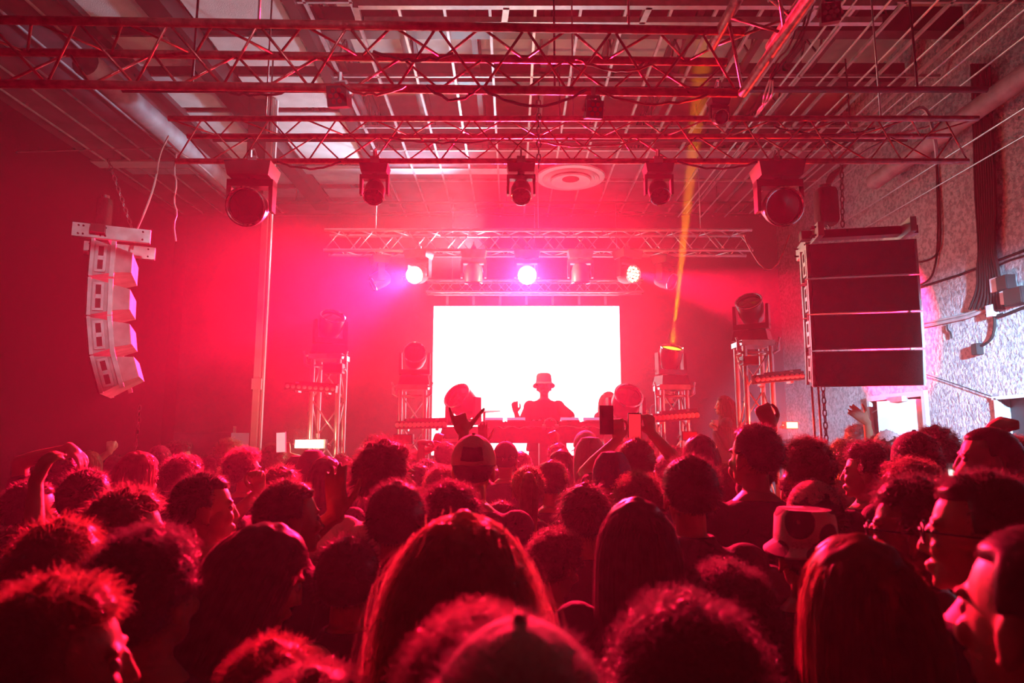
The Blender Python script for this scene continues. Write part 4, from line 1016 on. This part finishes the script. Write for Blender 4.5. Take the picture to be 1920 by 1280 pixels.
def hood_mesh():
    m = MB(); V = []; n = 22; prof = [(.0, 1.80), (.06, 1.79), (.1, 1.74), (.118, 1.66), (.118, 1.58), (.11, 1.5), (.13, 1.45)]
    for r, z in prof:
        for k in range(n + 1):
            a = math.pi * .5 + .75 + (2 * math.pi - 1.5) * k / n; V.append((r * .88 * math.cos(a), -.025 + r * 1.05 * math.sin(a), z))
    w_ = n + 1; m.add(V, [(j * w_ + k, j * w_ + k + 1, (j + 1) * w_ + k + 1, (j + 1) * w_ + k) for j in range(len(prof) - 1) for k in range(n)])
    V2 = [(x * .95, y * .95 - .001, z - .006) for x, y, z in V]; m.add(V2, [(j * w_ + k + 1, j * w_ + k, (j + 1) * w_ + k, (j + 1) * w_ + k + 1) for j in range(len(prof) - 1) for k in range(n)])
    return m
SKIN = [mat('fair_skin', (.62, .36, .27), .45, var=.06, spec=.4), mat('tan_skin', (.42, .22, .14), .45, var=.06, spec=.4), mat('brown_skin', (.2, .09, .055), .42, var=.08, spec=.45)]
HM = {k: mat(k + '_hair', c, .36, var=.3, scale=30, trans=.5) for k, c in (('black', (.045, .03, .028)), ('brown', (.16, .09, .06)), ('dark_brown', (.09, .05, .04)), ('blond', (.42, .27, .13)), ('auburn', (.2, .07, .03)))}
CM = {k: mat(k + '_cloth', c, .85, var=.12, scale=12, bump=.25, bscale=60) for k, c in (('black', (.015, .015, .018)), ('charcoal', (.05, .05, .055)), ('white', (.72, .7, .7)), ('navy', (.03, .04, .09)), ('grey', (.3, .3, .32)), ('pink', (.7, .4, .42)), ('olive', (.09, .09, .05)), ('cream', (.65, .58, .48)))}
EYEM = mat('eye_white', (.45, .4, .38), .15)
cow = mat('cow_print_cloth', (.75, .7, .7), .8)
nt = cow.node_tree; b = nt.nodes['Principled BSDF']; tc = [n for n in nt.nodes if n.type == 'TEX_COORD'][0]; cr = [n for n in nt.nodes if n.type == 'VALTORGB'][0]
vo = nt.nodes.new('ShaderNodeTexVoronoi'); vo.inputs['Scale'].default_value = 9; vr = nt.nodes.new('ShaderNodeValToRGB')
vr.color_ramp.interpolation = 'CONSTANT'; e = vr.color_ramp.elements; e[0].position = 0; e[0].color = (.6, .55, .55, 1); e[1].position = .10; e[1].color = (.02, .02, .02, 1)
e2 = vr.color_ramp.elements.new(.46); e2.color = (1, 1, 1, 1); mx = nt.nodes.new('ShaderNodeMixRGB'); mx.blend_type = 'MULTIPLY'; mx.inputs[0].default_value = 1
nt.links.new(tc.outputs['Object'], vo.inputs['Vector']); nt.links.new(vo.outputs['Distance'], vr.inputs['Fac']); nt.links.new(cr.outputs['Color'], mx.inputs[1]); nt.links.new(vr.outputs['Color'], mx.inputs[2]); nt.links.new(mx.outputs[0], b.inputs['Base Color'])

def inst(name, me, m, parent, M=None):
    if len(me.materials) == 0: me.materials.append(m)
    o = bpy.data.objects.new(name, me); COL.objects.link(o); o.parent = parent
    o.material_slots[0].link = 'OBJECT'; o.material_slots[0].material = m
    if M is not None: o.matrix_local = M
    return o
PEOPLE = []
HATC = {}
def hat(kind):
    if kind not in HATC:
        HATC[kind] = {'cap': lambda: cap_mesh(True, True), 'cap_front': lambda: cap_mesh(False, True), 'bucket': bucket_mesh, 'beanie': beanie_mesh, 'hood': hood_mesh}[kind]().mesh('hat')
    return HATC[kind]
def person(label, loc, H, face=0, yaw=0, pitch=0, hair=('short', 'black'), top=('tee', 'black'), skin=1, fem=False, pose=None, headwear=None, lod=1, eyes=False, glasses=False, extras=None, group=None, yscale=1.0):
    """face: body heading in degrees turned right of the stage; yaw/pitch: head relative to the body"""
    o = empty('person', loc, R(-face)); s = H / 1.75; o.scale = (s, s, s); tag(o, label, 'person', group)
    pose = pose or {}; simple = not pose or all(v == 'fold' for v in pose.values())
    key = 'rest' if not pose else ('fold' if simple else None)
    bm = body_mesh(pose, yaw, pitch, fem, {0: .006, 1: .0075, 2: .0085}[lod] if simple else .0065, key)
    inst('body', bm, SKIN[skin], o)
    M = headM(yaw, pitch)
    hm = M
    if hair: inst('hair', hair_mesh(hair[0], lod), HM[hair[1]], o, hm)
    if top:
        inst({'tee': 'shirt', 'baggy': 'shirt', 'jacket': 'jacket', 'hoodie': 'hoodie', 'tank': 'tank_top'}[top[0]], cloth_mesh(pose, top[0], fem, key), CM[top[1]], o)
    inst('trousers', trouser_mesh(), CM['charcoal'], o)
    if headwear:
        k, c = headwear; mm = cow if c == 'cow' else CM[c]
        turn = Matrix.Translation(HC) @ Matrix.Rotation(math.pi, 4, 'Z') @ Matrix.Translation(-HC) if k == 'cap' else Matrix()
        if k == 'cap': turn = Matrix.Translation((0, 0, 0)) @ Matrix.Translation(Vector((0, -.012, 0))) @ Matrix.Rotation(math.pi if k == 'capx' else 0, 4, 'Z') @ Matrix.Translation(Vector((0, .012, 0)))
        inst({'cap': 'cap', 'cap_front': 'cap', 'bucket': 'bucket_hat', 'beanie': 'beanie', 'hood': 'hood'}[k], hat(k), mm, o, M @ turn @ Matrix.Translation((0, 0, .004)))
    if eyes:
        if 'eye' not in HATC: HATC['eye'] = MB().ell((0, 0, 0), (.0115, .0115, .0115), None, 14, 9).mesh('eye')
        for sx in (-1, 1): inst('eye', HATC['eye'], EYEM, o, M @ Matrix.Translation((sx * .03, .0725, 1.645)))
    if glasses:
        if 'gl' not in HATC:
            g = MB()
            for sx in (-1, 1):
                g.path([Vector((sx * .034 + .024 * math.cos(a * math.pi / 8), .100 - abs(.2 * (sx * .034 + .024 * math.cos(a * math.pi / 8))) * .6, 1.645 + .019 * math.sin(a * math.pi / 8))) for a in range(17)], .0022, 6)
                g.path([(sx * .058, .092, 1.652), (sx * .08, .06, 1.652), (sx * .086, -.01, 1.648), (sx * .083, -.03, 1.63)], .0022, 6)
            g.path([(-.01, .1, 1.65), (0, .103, 1.653), (.01, .1, 1.65)], .002, 6); HATC['gl'] = g.mesh('glasses')
        inst('glasses', HATC['gl'], BLACKM, o, M)
    for ex in extras or []: ex(o, M)
    PEOPLE.append(o)
    return o
# ------------------------------------------------------------------ who stands where
WID = {'buzz': .168, 'short': .19, 'messy': .205, 'curly': .225, 'afro': .27, 'wavy': .205, 'long': .20, 'fluffy': .29, 'pony': .185, 'bob': .2, 'cap': .182, 'cap_front': .182, 'bucket': .215, 'beanie': .18, 'hood': .2}
TOP = {'buzz': .004, 'short': .018, 'messy': .035, 'curly': .055, 'afro': .085, 'wavy': .035, 'long': .015, 'fluffy': .045, 'pony': .012, 'bob': .018, 'cap': .03, 'cap_front': .03, 'bucket': .04, 'beanie': .025, 'hood': .05}
def place(px, top, wpx, style, Y=None, floor=0.0):
    s = 1.0
    for _ in range(3):
        y = Y or min(1280 * WID[style] * s / wpx, 5.95)
        s = (at(px, top, y).z - floor) / (1.755 + TOP[style])
    p = at(px, top + wpx * .5, y)
    return Vector((p.x, y, floor)), s * 1.75
def crowd(label, px, ptop, wpx, hair, col, Y=None, floor=0.0, hands=None, headwear=None, **k):
    style = headwear[0] if headwear else hair
    loc, H = place(px, ptop, wpx, style, Y, floor); s = H / 1.75; f = k.get('face', 0)
    Rl = Matrix.Rotation(R(f), 3, 'Z')
    pose = {}
    for n, q in (hands or {}).items():
        if q == 'fold': pose[n] = q; continue
        (hx, hy, dY), F, N, kind = q[:4]
        W = Rl @ (at(hx, hy, loc.y + dY) - loc) / s
        pole = Rl @ Vector(q[4]) if len(q) > 4 else (.5 * (1 if n == 'R' else -1), .1, -1)
        pose[n] = (W, Rl @ Vector(F), Rl @ Vector(N), kind, pole)
    if 'lod' not in k: k['lod'] = 0 if wpx >= 125 else (1 if wpx >= 58 else 2)
    h = (hair, col) if hair else None
    return person(label, loc, H, hair=h, pose=pose, headwear=headwear, **k)
SPEC = []
def C(*a, **k): SPEC.append((a, k))
UP = (0, 0, 1); AW = (0, 1, 0); TO = (0, -1, 0)
# --- nearest heads
C('woman right in front with very long bushy fair hair rimmed in red', 868, 978, 315, 'fluffy', 'blond', Y=1.22, top=('tee', 'charcoal'), fem=True, skin=0)
C('person at the very bottom middle in a shiny pale cap, only its crown showing', 975, 1168, 330, 'short', 'black', Y=.72, headwear=('cap', 'cream'), top=('tee', 'black'))
C('very close person with big dark curls filling the bottom right of the middle', 1285, 1100, 380, 'afro', 'black', Y=.98, top=('tee', 'black'), skin=2)
C('person with a tight mop of curls just above the biggest dark head', 1362, 1052, 140, 'curly', 'black', top=('tee', 'black'))
C('woman with long straight brown hair falling past her shoulders, right of the biggest dark head', 1608, 1012, 225, 'long', 'auburn', top=('tee', 'black'), fem=True)
C('man cut by the right edge with cropped hair and a bare lit neck and shoulder', 1950, 1005, 190, 'buzz', 'black', top=('tank', 'black'), skin=0, yaw=-22, eyes=True)
C('man with glasses and short swept hair looking left, by the right edge', 1838, 892, 178, 'short', 'black', top=('tee', 'black'), skin=0, yaw=-58, eyes=True, glasses=True)
C('person in the bottom left corner with a bleached curly fringe, face turned right', 120, 1085, 225, 'messy', 'auburn', top=('tee', 'black'), skin=1, yaw=68, eyes=True)
C('man with tight curls seen from behind, left of the long-haired woman looking down', 288, 985, 190, 'curly', 'black', top=('tee', 'charcoal'), skin=1, yaw=18)
C('woman with long smooth hair looking down to the right, lower left of the crowd', 462, 985, 165, 'long', 'dark_brown', top=('tank', 'black'), fem=True, skin=0, yaw=60, pitch=-24, eyes=True)
C('woman with long bushy hair lit orange-red at left, behind the corner person', 118, 975, 165, 'wavy', 'auburn', top=('tee', 'black'), fem=True, Y=1.75)
C('curly person cut by the left edge with one arm raised high', 22, 992, 105, 'curly', 'brown', top=('tank', 'black'), skin=0,
  hands={'R': ((64, 852, .05), (.35, .1, 1), (.5, 1, -.2), 'relaxed', (-1, 0, -.6))})
C('person with a curly fringe looking right, third row at left', 246, 916, 118, 'messy', 'brown', top=('tee', 'black'), yaw=55, eyes=True, skin=1)
C('man with short cropped hair and a lit forehead looking right, left of the bearded man', 386, 890, 100, 'short', 'black', top=('tee', 'charcoal'), yaw=62, eyes=True, skin=0)
C('bearded man in a dark jacket looking right toward the raised open palm', 545, 905, 118, 'short', 'dark_brown', top=('jacket', 'black'), yaw=55, eyes=True, skin=1)
C('tall man with a wavy quiff in a pale loose T-shirt, one palm raised', 728, 826, 104, 'messy', 'dark_brown', top=('baggy', 'white'), yaw=35, eyes=True, skin=0, face=10,
  hands={'L': ((632, 962, -.25), (-.12, .1, 1), (.25, 1, 0), 'open', (-1, 0, -.8))})
C('dark short-haired head just left of the dark curly one, middle of the crowd', 745, 906, 105, 'short', 'black', top=('tee', 'black'), Y=1.95)
C('dark round head of curls right behind the bushy fair hair', 845, 900, 122, 'curly', 'black', top=('tee', 'black'), Y=2.05, lod=1)
C('man in a pale two-tone cap with the opening at the back, making a horn sign', 888, 817, 82, 'buzz', 'black', headwear=('cap', 'cream'), top=('tee', 'black'), skin=1,
  hands={'L': ((870, 812, .42), (-.35, .15, 1), (0, 1, 0), 'horn', (1, 0, -1))})
C('person in a dark cap with white script on its back', 948, 828, 44, 'buzz', 'black', headwear=('cap_front', 'charcoal'), top=('tee', 'black'),
  hands={'L': ((906, 830, .2), (-.05, 0, 1), (.2, 1, 0), 'open', (-1, 0, -1))})
C('woman with light hair tied in a long ponytail, centre of the crowd', 990, 876, 62, 'pony', 'blond', top=('tee', 'black'), fem=True, skin=0, pitch=6)
C('small dark head below the DJ with a fist raised to its left', 1046, 832, 38, 'short', 'black', top=('tee', 'black'), hands={'L': ((1042, 828, .1), (-.4, 0, 1), (0, 1, 0), 'fist', (.6, 0, -1))})
C('dark short-haired head behind the ponytail', 1034, 865, 62, 'short', 'black', top=('tee', 'black'))
C('small round dark head right of the ponytail woman', 1074, 866, 38, 'short', 'dark_brown', top=('tee', 'black'))
C('person with a grey-blue hood up near the middle right of the DJ table', 1106, 822, 56, None, None, headwear=('hood', 'grey'), top=('hoodie', 'grey'))
C('person in a pale cap in the front row below the DJ table', 1098, 808, 40, 'buzz', 'black', headwear=('cap_front', 'cream'), top=('tee', 'white'), Y=5.5)
C('smooth round brown head holding up two phones right of the DJ table', 1192, 825, 70, 'short', 'brown', top=('tee', 'charcoal'), skin=0,
  hands={'L': ((1160, 822, .25), (-.1, .1, 1), (.2, 1, 0), 'grip', (-1, 0, -1)), 'R': ((1222, 812, .25), (-.15, .1, 1), (-.5, 1, 0), 'grip', (1, 0, -1))})
C('person in a dark tied head wrap, centre right', 1148, 850, 74, None, None, headwear=('beanie', 'navy'), top=('tee', 'black'), skin=2, yaw=20)
C('frizzy red-lit curls just under the dark head wrap', 1196, 884, 92, 'curly', 'brown', top=('tee', 'black'))
C('dark rounded head of smooth hair left of the long black-haired woman', 1096, 907, 104, 'wavy', 'black', top=('tee', 'black'))
C('woman with straight black hair to her back, right of centre', 1192, 940, 132, 'long', 'black', top=('tee', 'black'), fem=True, skin=1)
C('man with neat short hair in a dark jacket with a printed collar', 1292, 858, 105, 'short', 'black', top=('jacket', 'black'), skin=1)
C('curly head half hidden behind the man in the printed-collar jacket', 1366, 870, 72, 'curly', 'brown', top=('tee', 'black'))
C('dark smooth head beside the shorter right tower', 1312, 819, 64, 'bob', 'black', top=('tee', 'black'), fem=True)
C('small head in a white cap right of the phone holder', 1248, 852, 42, 'short', 'black', headwear=('cap', 'white'), top=('tee', 'black'))
C('small dark head low before the shorter right tower', 1264, 836, 34, 'messy', 'black', top=('tee', 'black'))
C('large dark head before the tall right tower, face half turned left', 1413, 798, 82, 'short', 'black', top=('tee', 'black'), yaw=-25, skin=1)
C('short-haired man with a bare lit neck, just below the head at the tall right tower', 1420, 840, 74, 'short', 'black', top=('tee', 'black'), yaw=20, skin=0)
C('round brown mop of curls, one arm up, right of the tall right tower', 1512, 817, 92, 'curly', 'brown', top=('tee', 'charcoal'), skin=1,
  hands={'L': ((1446, 800, .15), (-.3, .1, .8), (.4, .8, -.3), 'grip', (-.5, 0, -1))})
C('dark head just above the pink cap', 1492, 882, 64, 'short', 'black', top=('tee', 'black'))
C('person in a washed pink cap with small lettering at the back', 1524, 902, 92, 'short', 'black', headwear=('cap_front', 'pink'), top=('baggy', 'charcoal'), skin=0)
C('person in a cow-print bucket hat', 1508, 958, 118, 'short', 'black', headwear=('bucket', 'cow'), top=('tee', 'black'))
C('small curly head left of the curly man looking left', 1580, 822, 48, 'curly', 'black', top=('tee', 'black'))
C('man with curly hair and lit lips looking left, under the raised flat hand', 1622, 825, 84, 'curly', 'black', top=('tee', 'charcoal'), yaw=-62, eyes=True, skin=0)
C('wide mop of brown curls before the braided person', 1706, 858, 112, 'curly', 'brown', top=('tee', 'black'))
C('person with dark braids and glasses looking left, in a white top', 1708, 896, 130, 'wavy', 'black', top=('tank', 'white'), yaw=-60, eyes=True, glasses=True, skin=2)
C('person in a pale pink cap raising a flat hand toward the stage', 1662, 808, 46, 'short', 'black', headwear=('cap_front', 'pink'), top=('tee', 'grey'),
  hands={'L': ((1625, 790, .1), (-.9, 0, .75), (0, 1, .2), 'open', (0, 0, -1))})
C('person in a dark open-backed cap right of the pale pink cap', 1714, 811, 76, 'short', 'black', headwear=('cap', 'black'), top=('tee', 'black'))
C('black bushy head against the pale wall, behind the dark open-backed cap', 1752, 799, 68, 'messy', 'black', top=('tee', 'black'))
C('small dark bun of hair right of the black bushy head', 1778, 830, 38, 'messy', 'black', top=('tee', 'black'))
C('small smooth dark head by the man with the arm on his head', 1809, 844, 36, 'short', 'black', top=('tee', 'black'))
C('man looking left with one forearm resting on top of his head', 1850, 808, 74, 'buzz', 'black', top=('tee', 'black'), yaw=-72, eyes=True, skin=0, Y=3.0,
  hands={'R': ((1864, 803, .04), (.7, .2, .3), (0, .3, -1), 'fist', (-1, 0, .6))})
C('person with frizzy red-lit curls cut by the right edge', 1898, 816, 88, 'curly', 'auburn', top=('tee', 'black'))
C('distant dark head under the raised flat hand, near the wall door', 1606, 797, 30, 'messy', 'black', top=('tee', 'black'))
# --- left half, further rows
C('person at the far left with a bent arm laid over the head', 112, 852, 72, 'messy', 'black', top=('tee', 'black'), skin=0,
  hands={'L': ((132, 840, .0), (.7, 0, -.6), (0, .2, -1), 'relaxed', (-1, 0, .8))})
C('dark smooth-haired head below the drooping hand at far left', 165, 884, 84, 'short', 'black', top=('tee', 'black'))
C('person with a shiny lilac-lit lock of hair at left', 198, 908, 54, 'wavy', 'dark_brown', top=('tee', 'black'), yaw=30, fem=True, skin=0)
C('small fair-haired head left of the raised fist', 168, 848, 28, 'bob', 'blond', top=('tee', 'black'), fem=True)
C('small person with a raised fist in the dark far left', 218, 856, 32, 'short', 'black', top=('tee', 'charcoal'), skin=0, hands={'L': ((206, 846, .1), (0, 0, 1), (0, 1, 0), 'fist', (-1, 0, -1))})
C('smooth dark head in the second row at the left edge', 62, 905, 80, 'short', 'black', top=('tee', 'black'), yaw=40, skin=0)
C('woman with a lit strand of hair looking right, under the left array chain', 262, 850, 62, 'bob', 'brown', top=('tee', 'black'), fem=True, yaw=35, skin=0)
C('curly-haired person with a headset wire, left of the white column', 338, 826, 44, 'curly', 'black', top=('tee', 'black'), yaw=55)
C('dark round head of frizz in the third row at left', 345, 852, 72, 'curly', 'black', top=('tee', 'black'))
C('curly head with a lit cheek left of the column, looking right', 398, 852, 52, 'curly', 'black', top=('tee', 'black'), yaw=60, eyes=True, skin=0)
C('fair curly top of a head lit pale by the strobe', 432, 822, 40, 'curly', 'blond', top=('tee', 'black'))
C('round curly head right at the foot of the white column', 461, 838, 62, 'curly', 'dark_brown', top=('tee', 'black'), yaw=40, skin=0)
C('curly head holding a phone up beside the white column', 513, 832, 48, 'curly', 'brown', top=('tee', 'charcoal'), skin=0, hands={'R': ((538, 852, .1), (-.2, 0, 1), (-.3, 1, 0), 'grip', (1, 0, -1))})
C('smooth hooded head just below the blazing strobe', 588, 846, 54, None, None, headwear=('hood', 'charcoal'), top=('hoodie', 'charcoal'))
C('second smooth hooded head left of the one below the strobe', 560, 856, 46, None, None, headwear=('hood', 'black'), top=('hoodie', 'black'))
C('woman with smooth hair behind the raised palm', 612, 860, 60, 'bob', 'dark_brown', top=('tee', 'black'), fem=True)
C('swept-fringe head between two raised hands, left of the bearded man', 530, 876, 62, 'wavy', 'brown', top=('tee', 'black'), skin=0, yaw=25,
  hands={'L': ((486, 920, -.3), (-.1, -.1, 1), (0, -1, .3), 'grip', (-1, 0, -1))})
C('smooth dark head between the palm and the man in the pale tee', 664, 884, 56, 'bob', 'black', top=('tee', 'black'), fem=True)
C('curly top of a head behind the quiffed man', 704, 814, 46, 'curly', 'black', top=('tee', 'black'), hands={'R': ((790, 830, -.2), (1, 0, .12), (0, 0, -1), 'point', (0, 0, -1))})
C('round head behind the horn-sign arm', 836, 830, 42, 'short', 'dark_brown', top=('tee', 'black'), hands={'L': ((815, 838, .1), (.35, 0, 1), (0, 1, 0), 'relaxed', (-1, 0, -1))})
C('low dark head left of the pale two-tone cap', 800, 862, 48, 'messy', 'black', top=('tee', 'black'))
C('frizzy red-lit head pressed left of the pale two-tone cap', 830, 872, 62, 'curly', 'brown', top=('tee', 'black'))
C('small head behind the quiffed man, looking right', 786, 872, 44, 'short', 'black', top=('tee', 'black'), yaw=40)
C('woman with long dark hair right behind the pale two-tone cap', 935, 880, 40, 'long', 'black', top=('tee', 'black'), fem=True)
C('small dark head right of the scripted cap', 976, 848, 32, 'short', 'black', top=('tee', 'black'))
C('low dark head between the bushy fair hair and the ponytail', 940, 942, 62, 'short', 'black', top=('tee', 'black'))
C('woman with frizzy curls looking down to the right, right of the bushy fair hair', 1035, 988, 116, 'curly', 'dark_brown', top=('tee', 'black'), fem=True, yaw=40, pitch=-18, eyes=True, skin=0)
C('low curly head right behind the shiny pale cap', 905, 1138, 150, 'curly', 'brown', Y=.95, top=('tee', 'black'))
C('blurred low head with light-tipped curls at the bottom left of the middle', 512, 1200, 130, 'messy', 'auburn', Y=1.3, top=('tee', 'black'))
C('second low blurred head at the bottom edge, beside the light-tipped curls', 590, 1252, 150, 'messy', 'brown', Y=1.05, top=('tee', 'black'))
C('dark low head in a studded dark jacket behind the bushy fair hair', 655, 1010, 92, 'short', 'black', top=('jacket', 'black'), Y=1.75)
C('small bobbed head in front of the DJ table legs', 1052, 846, 34, 'bob', 'black', top=('tee', 'black'), Y=5.4, fem=True)
C('small dark head between the hood and the head wrap', 1128, 884, 44, 'short', 'black', top=('tee', 'black'))
C('dark capped head in the shadow far left', 300, 836, 36, 'short', 'black', headwear=('cap_front', 'black'), top=('tee', 'black'))
C('dark smooth head under the raised palm, beside the smooth-haired woman', 640, 852, 40, 'short', 'black', top=('tee', 'black'))
C('low dark head in the left shadow beneath the laid-over arm', 90, 880, 44, 'messy', 'black', top=('tee', 'black'), yaw=60, skin=0)
# --- people on the stage
def chest_print(o, M):
    m = MB()
    for k in range(5): m.box((-.055 + k * .028, .148, 1.26), (.018, .006, .05 if k % 2 else .04))
    m.box((0, .147, 1.228), (.14, .005, .008)); q = m.build('chest_print', mat('red_print', (.8, .03, .06), .6, trans=0), o, False)
C('DJ in a black loose tee and pink bucket hat behind the table, one hand raised', 1020, 702, 27, 'short', 'black', Y=8.35, floor=SZ, face=180, pitch=9, skin=0, top=('baggy', 'black'), headwear=('bucket', 'pink'), eyes=True, lod=1,
   hands={'R': ((967, 772, -.25), (-.15, -.2, 1), (.2, -1, 0), 'relaxed', (-.2, 0, -1)), 'L': ((1056, 800, -.4), (0, -1, -.2), (0, 0, -1), 'relaxed', (1, 0, -.4))}, extras=[chest_print])
C('woman with long hair standing at the right edge of the glowing screen', 1142, 735, 24, 'long', 'brown', Y=9.3, floor=SZ, face=150, fem=True, skin=0, top=('tee', 'navy'), lod=1)
C('person in a navy tee leaning behind the shorter right tower', 1252, 712, 25, 'short', 'black', Y=8.3, floor=SZ, face=215, skin=0, top=('tee', 'navy'), lod=1, hands={'R': ((1212, 772, -.2), (-.6, -.6, -.3), (0, 0, -1), 'relaxed', (0, 0, -1))})
C('woman in dark clothes at the stage side looking left, a clear cup in her hand', 1356, 743, 24, 'long', 'dark_brown', Y=8.0, floor=SZ, face=-80, fem=True, skin=0, top=('jacket', 'black'), lod=1, eyes=True, hands={'L': ((1345, 803, -.12), (-1, -.2, .2), (0, 0, 1), 'grip', (0, 0, -1))})

# spread the crowd in depth along each sight line until shoulders clear one another
def spec_style(a, k): return k['headwear'][0] if k.get('headwear') else a[4]
Q = []
for a, k in SPEC:
    loc, H = place(a[1], a[2], a[3], spec_style(a, k), k.get('Y'), k.get('floor', 0.0)); Q.append([loc.y, loc.y, a, k])
for it in range(160):
    for i in range(len(Q)):
        for j in range(i):
            A, B = Q[i], Q[j]
            if A[3].get('floor') or B[3].get('floor'): continue
            dx = (A[2][1] - 960) / 1280 * A[0] - (B[2][1] - 960) / 1280 * B[0]; dy = A[0] - B[0]
            d = math.sqrt((dx / 1.35) ** 2 + dy * dy)
            if d < .33 and abs(dx) < .46:
                st = (.33 - d) * .3 * (1 if dy >= 0 else -1); A[0] += st * .5; B[0] -= st * .5
    for q in Q: q[0] = min(max(q[0], q[1] * .84, .7), q[1] * 1.17, 6.05)
for y, y0, a, k in Q:
    if not k.get('floor'): k['Y'] = y
    crowd(*a, **k)
# --- held things
def slab(name, label, c, u, n, w_, h_, t_, body, scr=None, cat='phone'):
    """u: long direction, n: where the screen looks"""
    u = Vector(u).normalized(); n = Vector(n).normalized(); n = (n - u * n.dot(u)).normalized(); x = u.cross(n); M = Matrix((x, n, u)).transposed()
    q = empty(name, c); tag(q, label, cat); MB().box((0, 0, 0), (w_, t_, h_), M).build('body', body, q, False)
    if scr: MB().box(n * (t_ / 2 + .0008), (w_ * .9, .0015, h_ * .92), M).build('display', scr, q, False)
    else: MB().box(n * (t_ / 2 + .002) + u * h_ * .36 + x * w_ * .22, (w_ * .35, .004, w_ * .35), M).build('camera_bump', GLASS, q, False)
slab('phone', 'phone with a pale lit screen held up beside the white column', at(527, 829, 5.15), (-.05, 0, 1), TO, .072, .155, .009, paintw, mat('pale_pink_phone_screen', (.6, .5, .5), emit=(1, .75, .78), es=.55))
slab('phone', 'dark phone held upright left of the moving head at the right screen edge', at(1137, 787, 3.7), (0, 0, 1), AW, .075, .155, .009, PLAST)
slab('phone', 'phone filming with a bright red screen right of the DJ table', at(1190, 800, 3.75), (.02, 0, 1), TO, .072, .15, .009, PLAST, mat('red_phone_screen', (.5, .02, .02), emit=(1, .03, .05), es=.9))
c = at(1341, 797, 7.87); m = MB(); m.lathe([(0, -.06), (.028, -.06), (.04, .06), (.038, .06), (.026, -.055), (0, -.055)], Matrix.Translation(c), 20)
tag(m.build('plastic_cup', mat('clear_pale_cup', (.75, .78, .85), .2)), 'pale plastic cup held by the woman at the stage side', 'cup')
def script_text(body, owner, pos, size, m, rot=(R(90), 0, 0)):
    t = bpy.data.curves.new('lettering', 'FONT'); t.body = body; t.size = size; t.shear = .4; t.extrude = .0006; t.align_x = 'CENTER'
    tmp = bpy.data.objects.new('t', t); COL.objects.link(tmp); dg = bpy.context.evaluated_depsgraph_get(); me = bpy.data.meshes.new_from_object(tmp.evaluated_get(dg)); bpy.data.objects.remove(tmp)
    q = bpy.data.objects.new('lettering', me); COL.objects.link(q); me.materials.clear(); me.materials.append(m); q.parent = owner; q.location = pos; q.rotation_euler = rot
cc = [o for o in PEOPLE if 'white script' in o['label']][0]
script_text('Titleist', cc, (.018, -.1185, 1.655), .036, mat('white_thread', (.8, .8, .8)), (R(88), R(-10), R(4)))
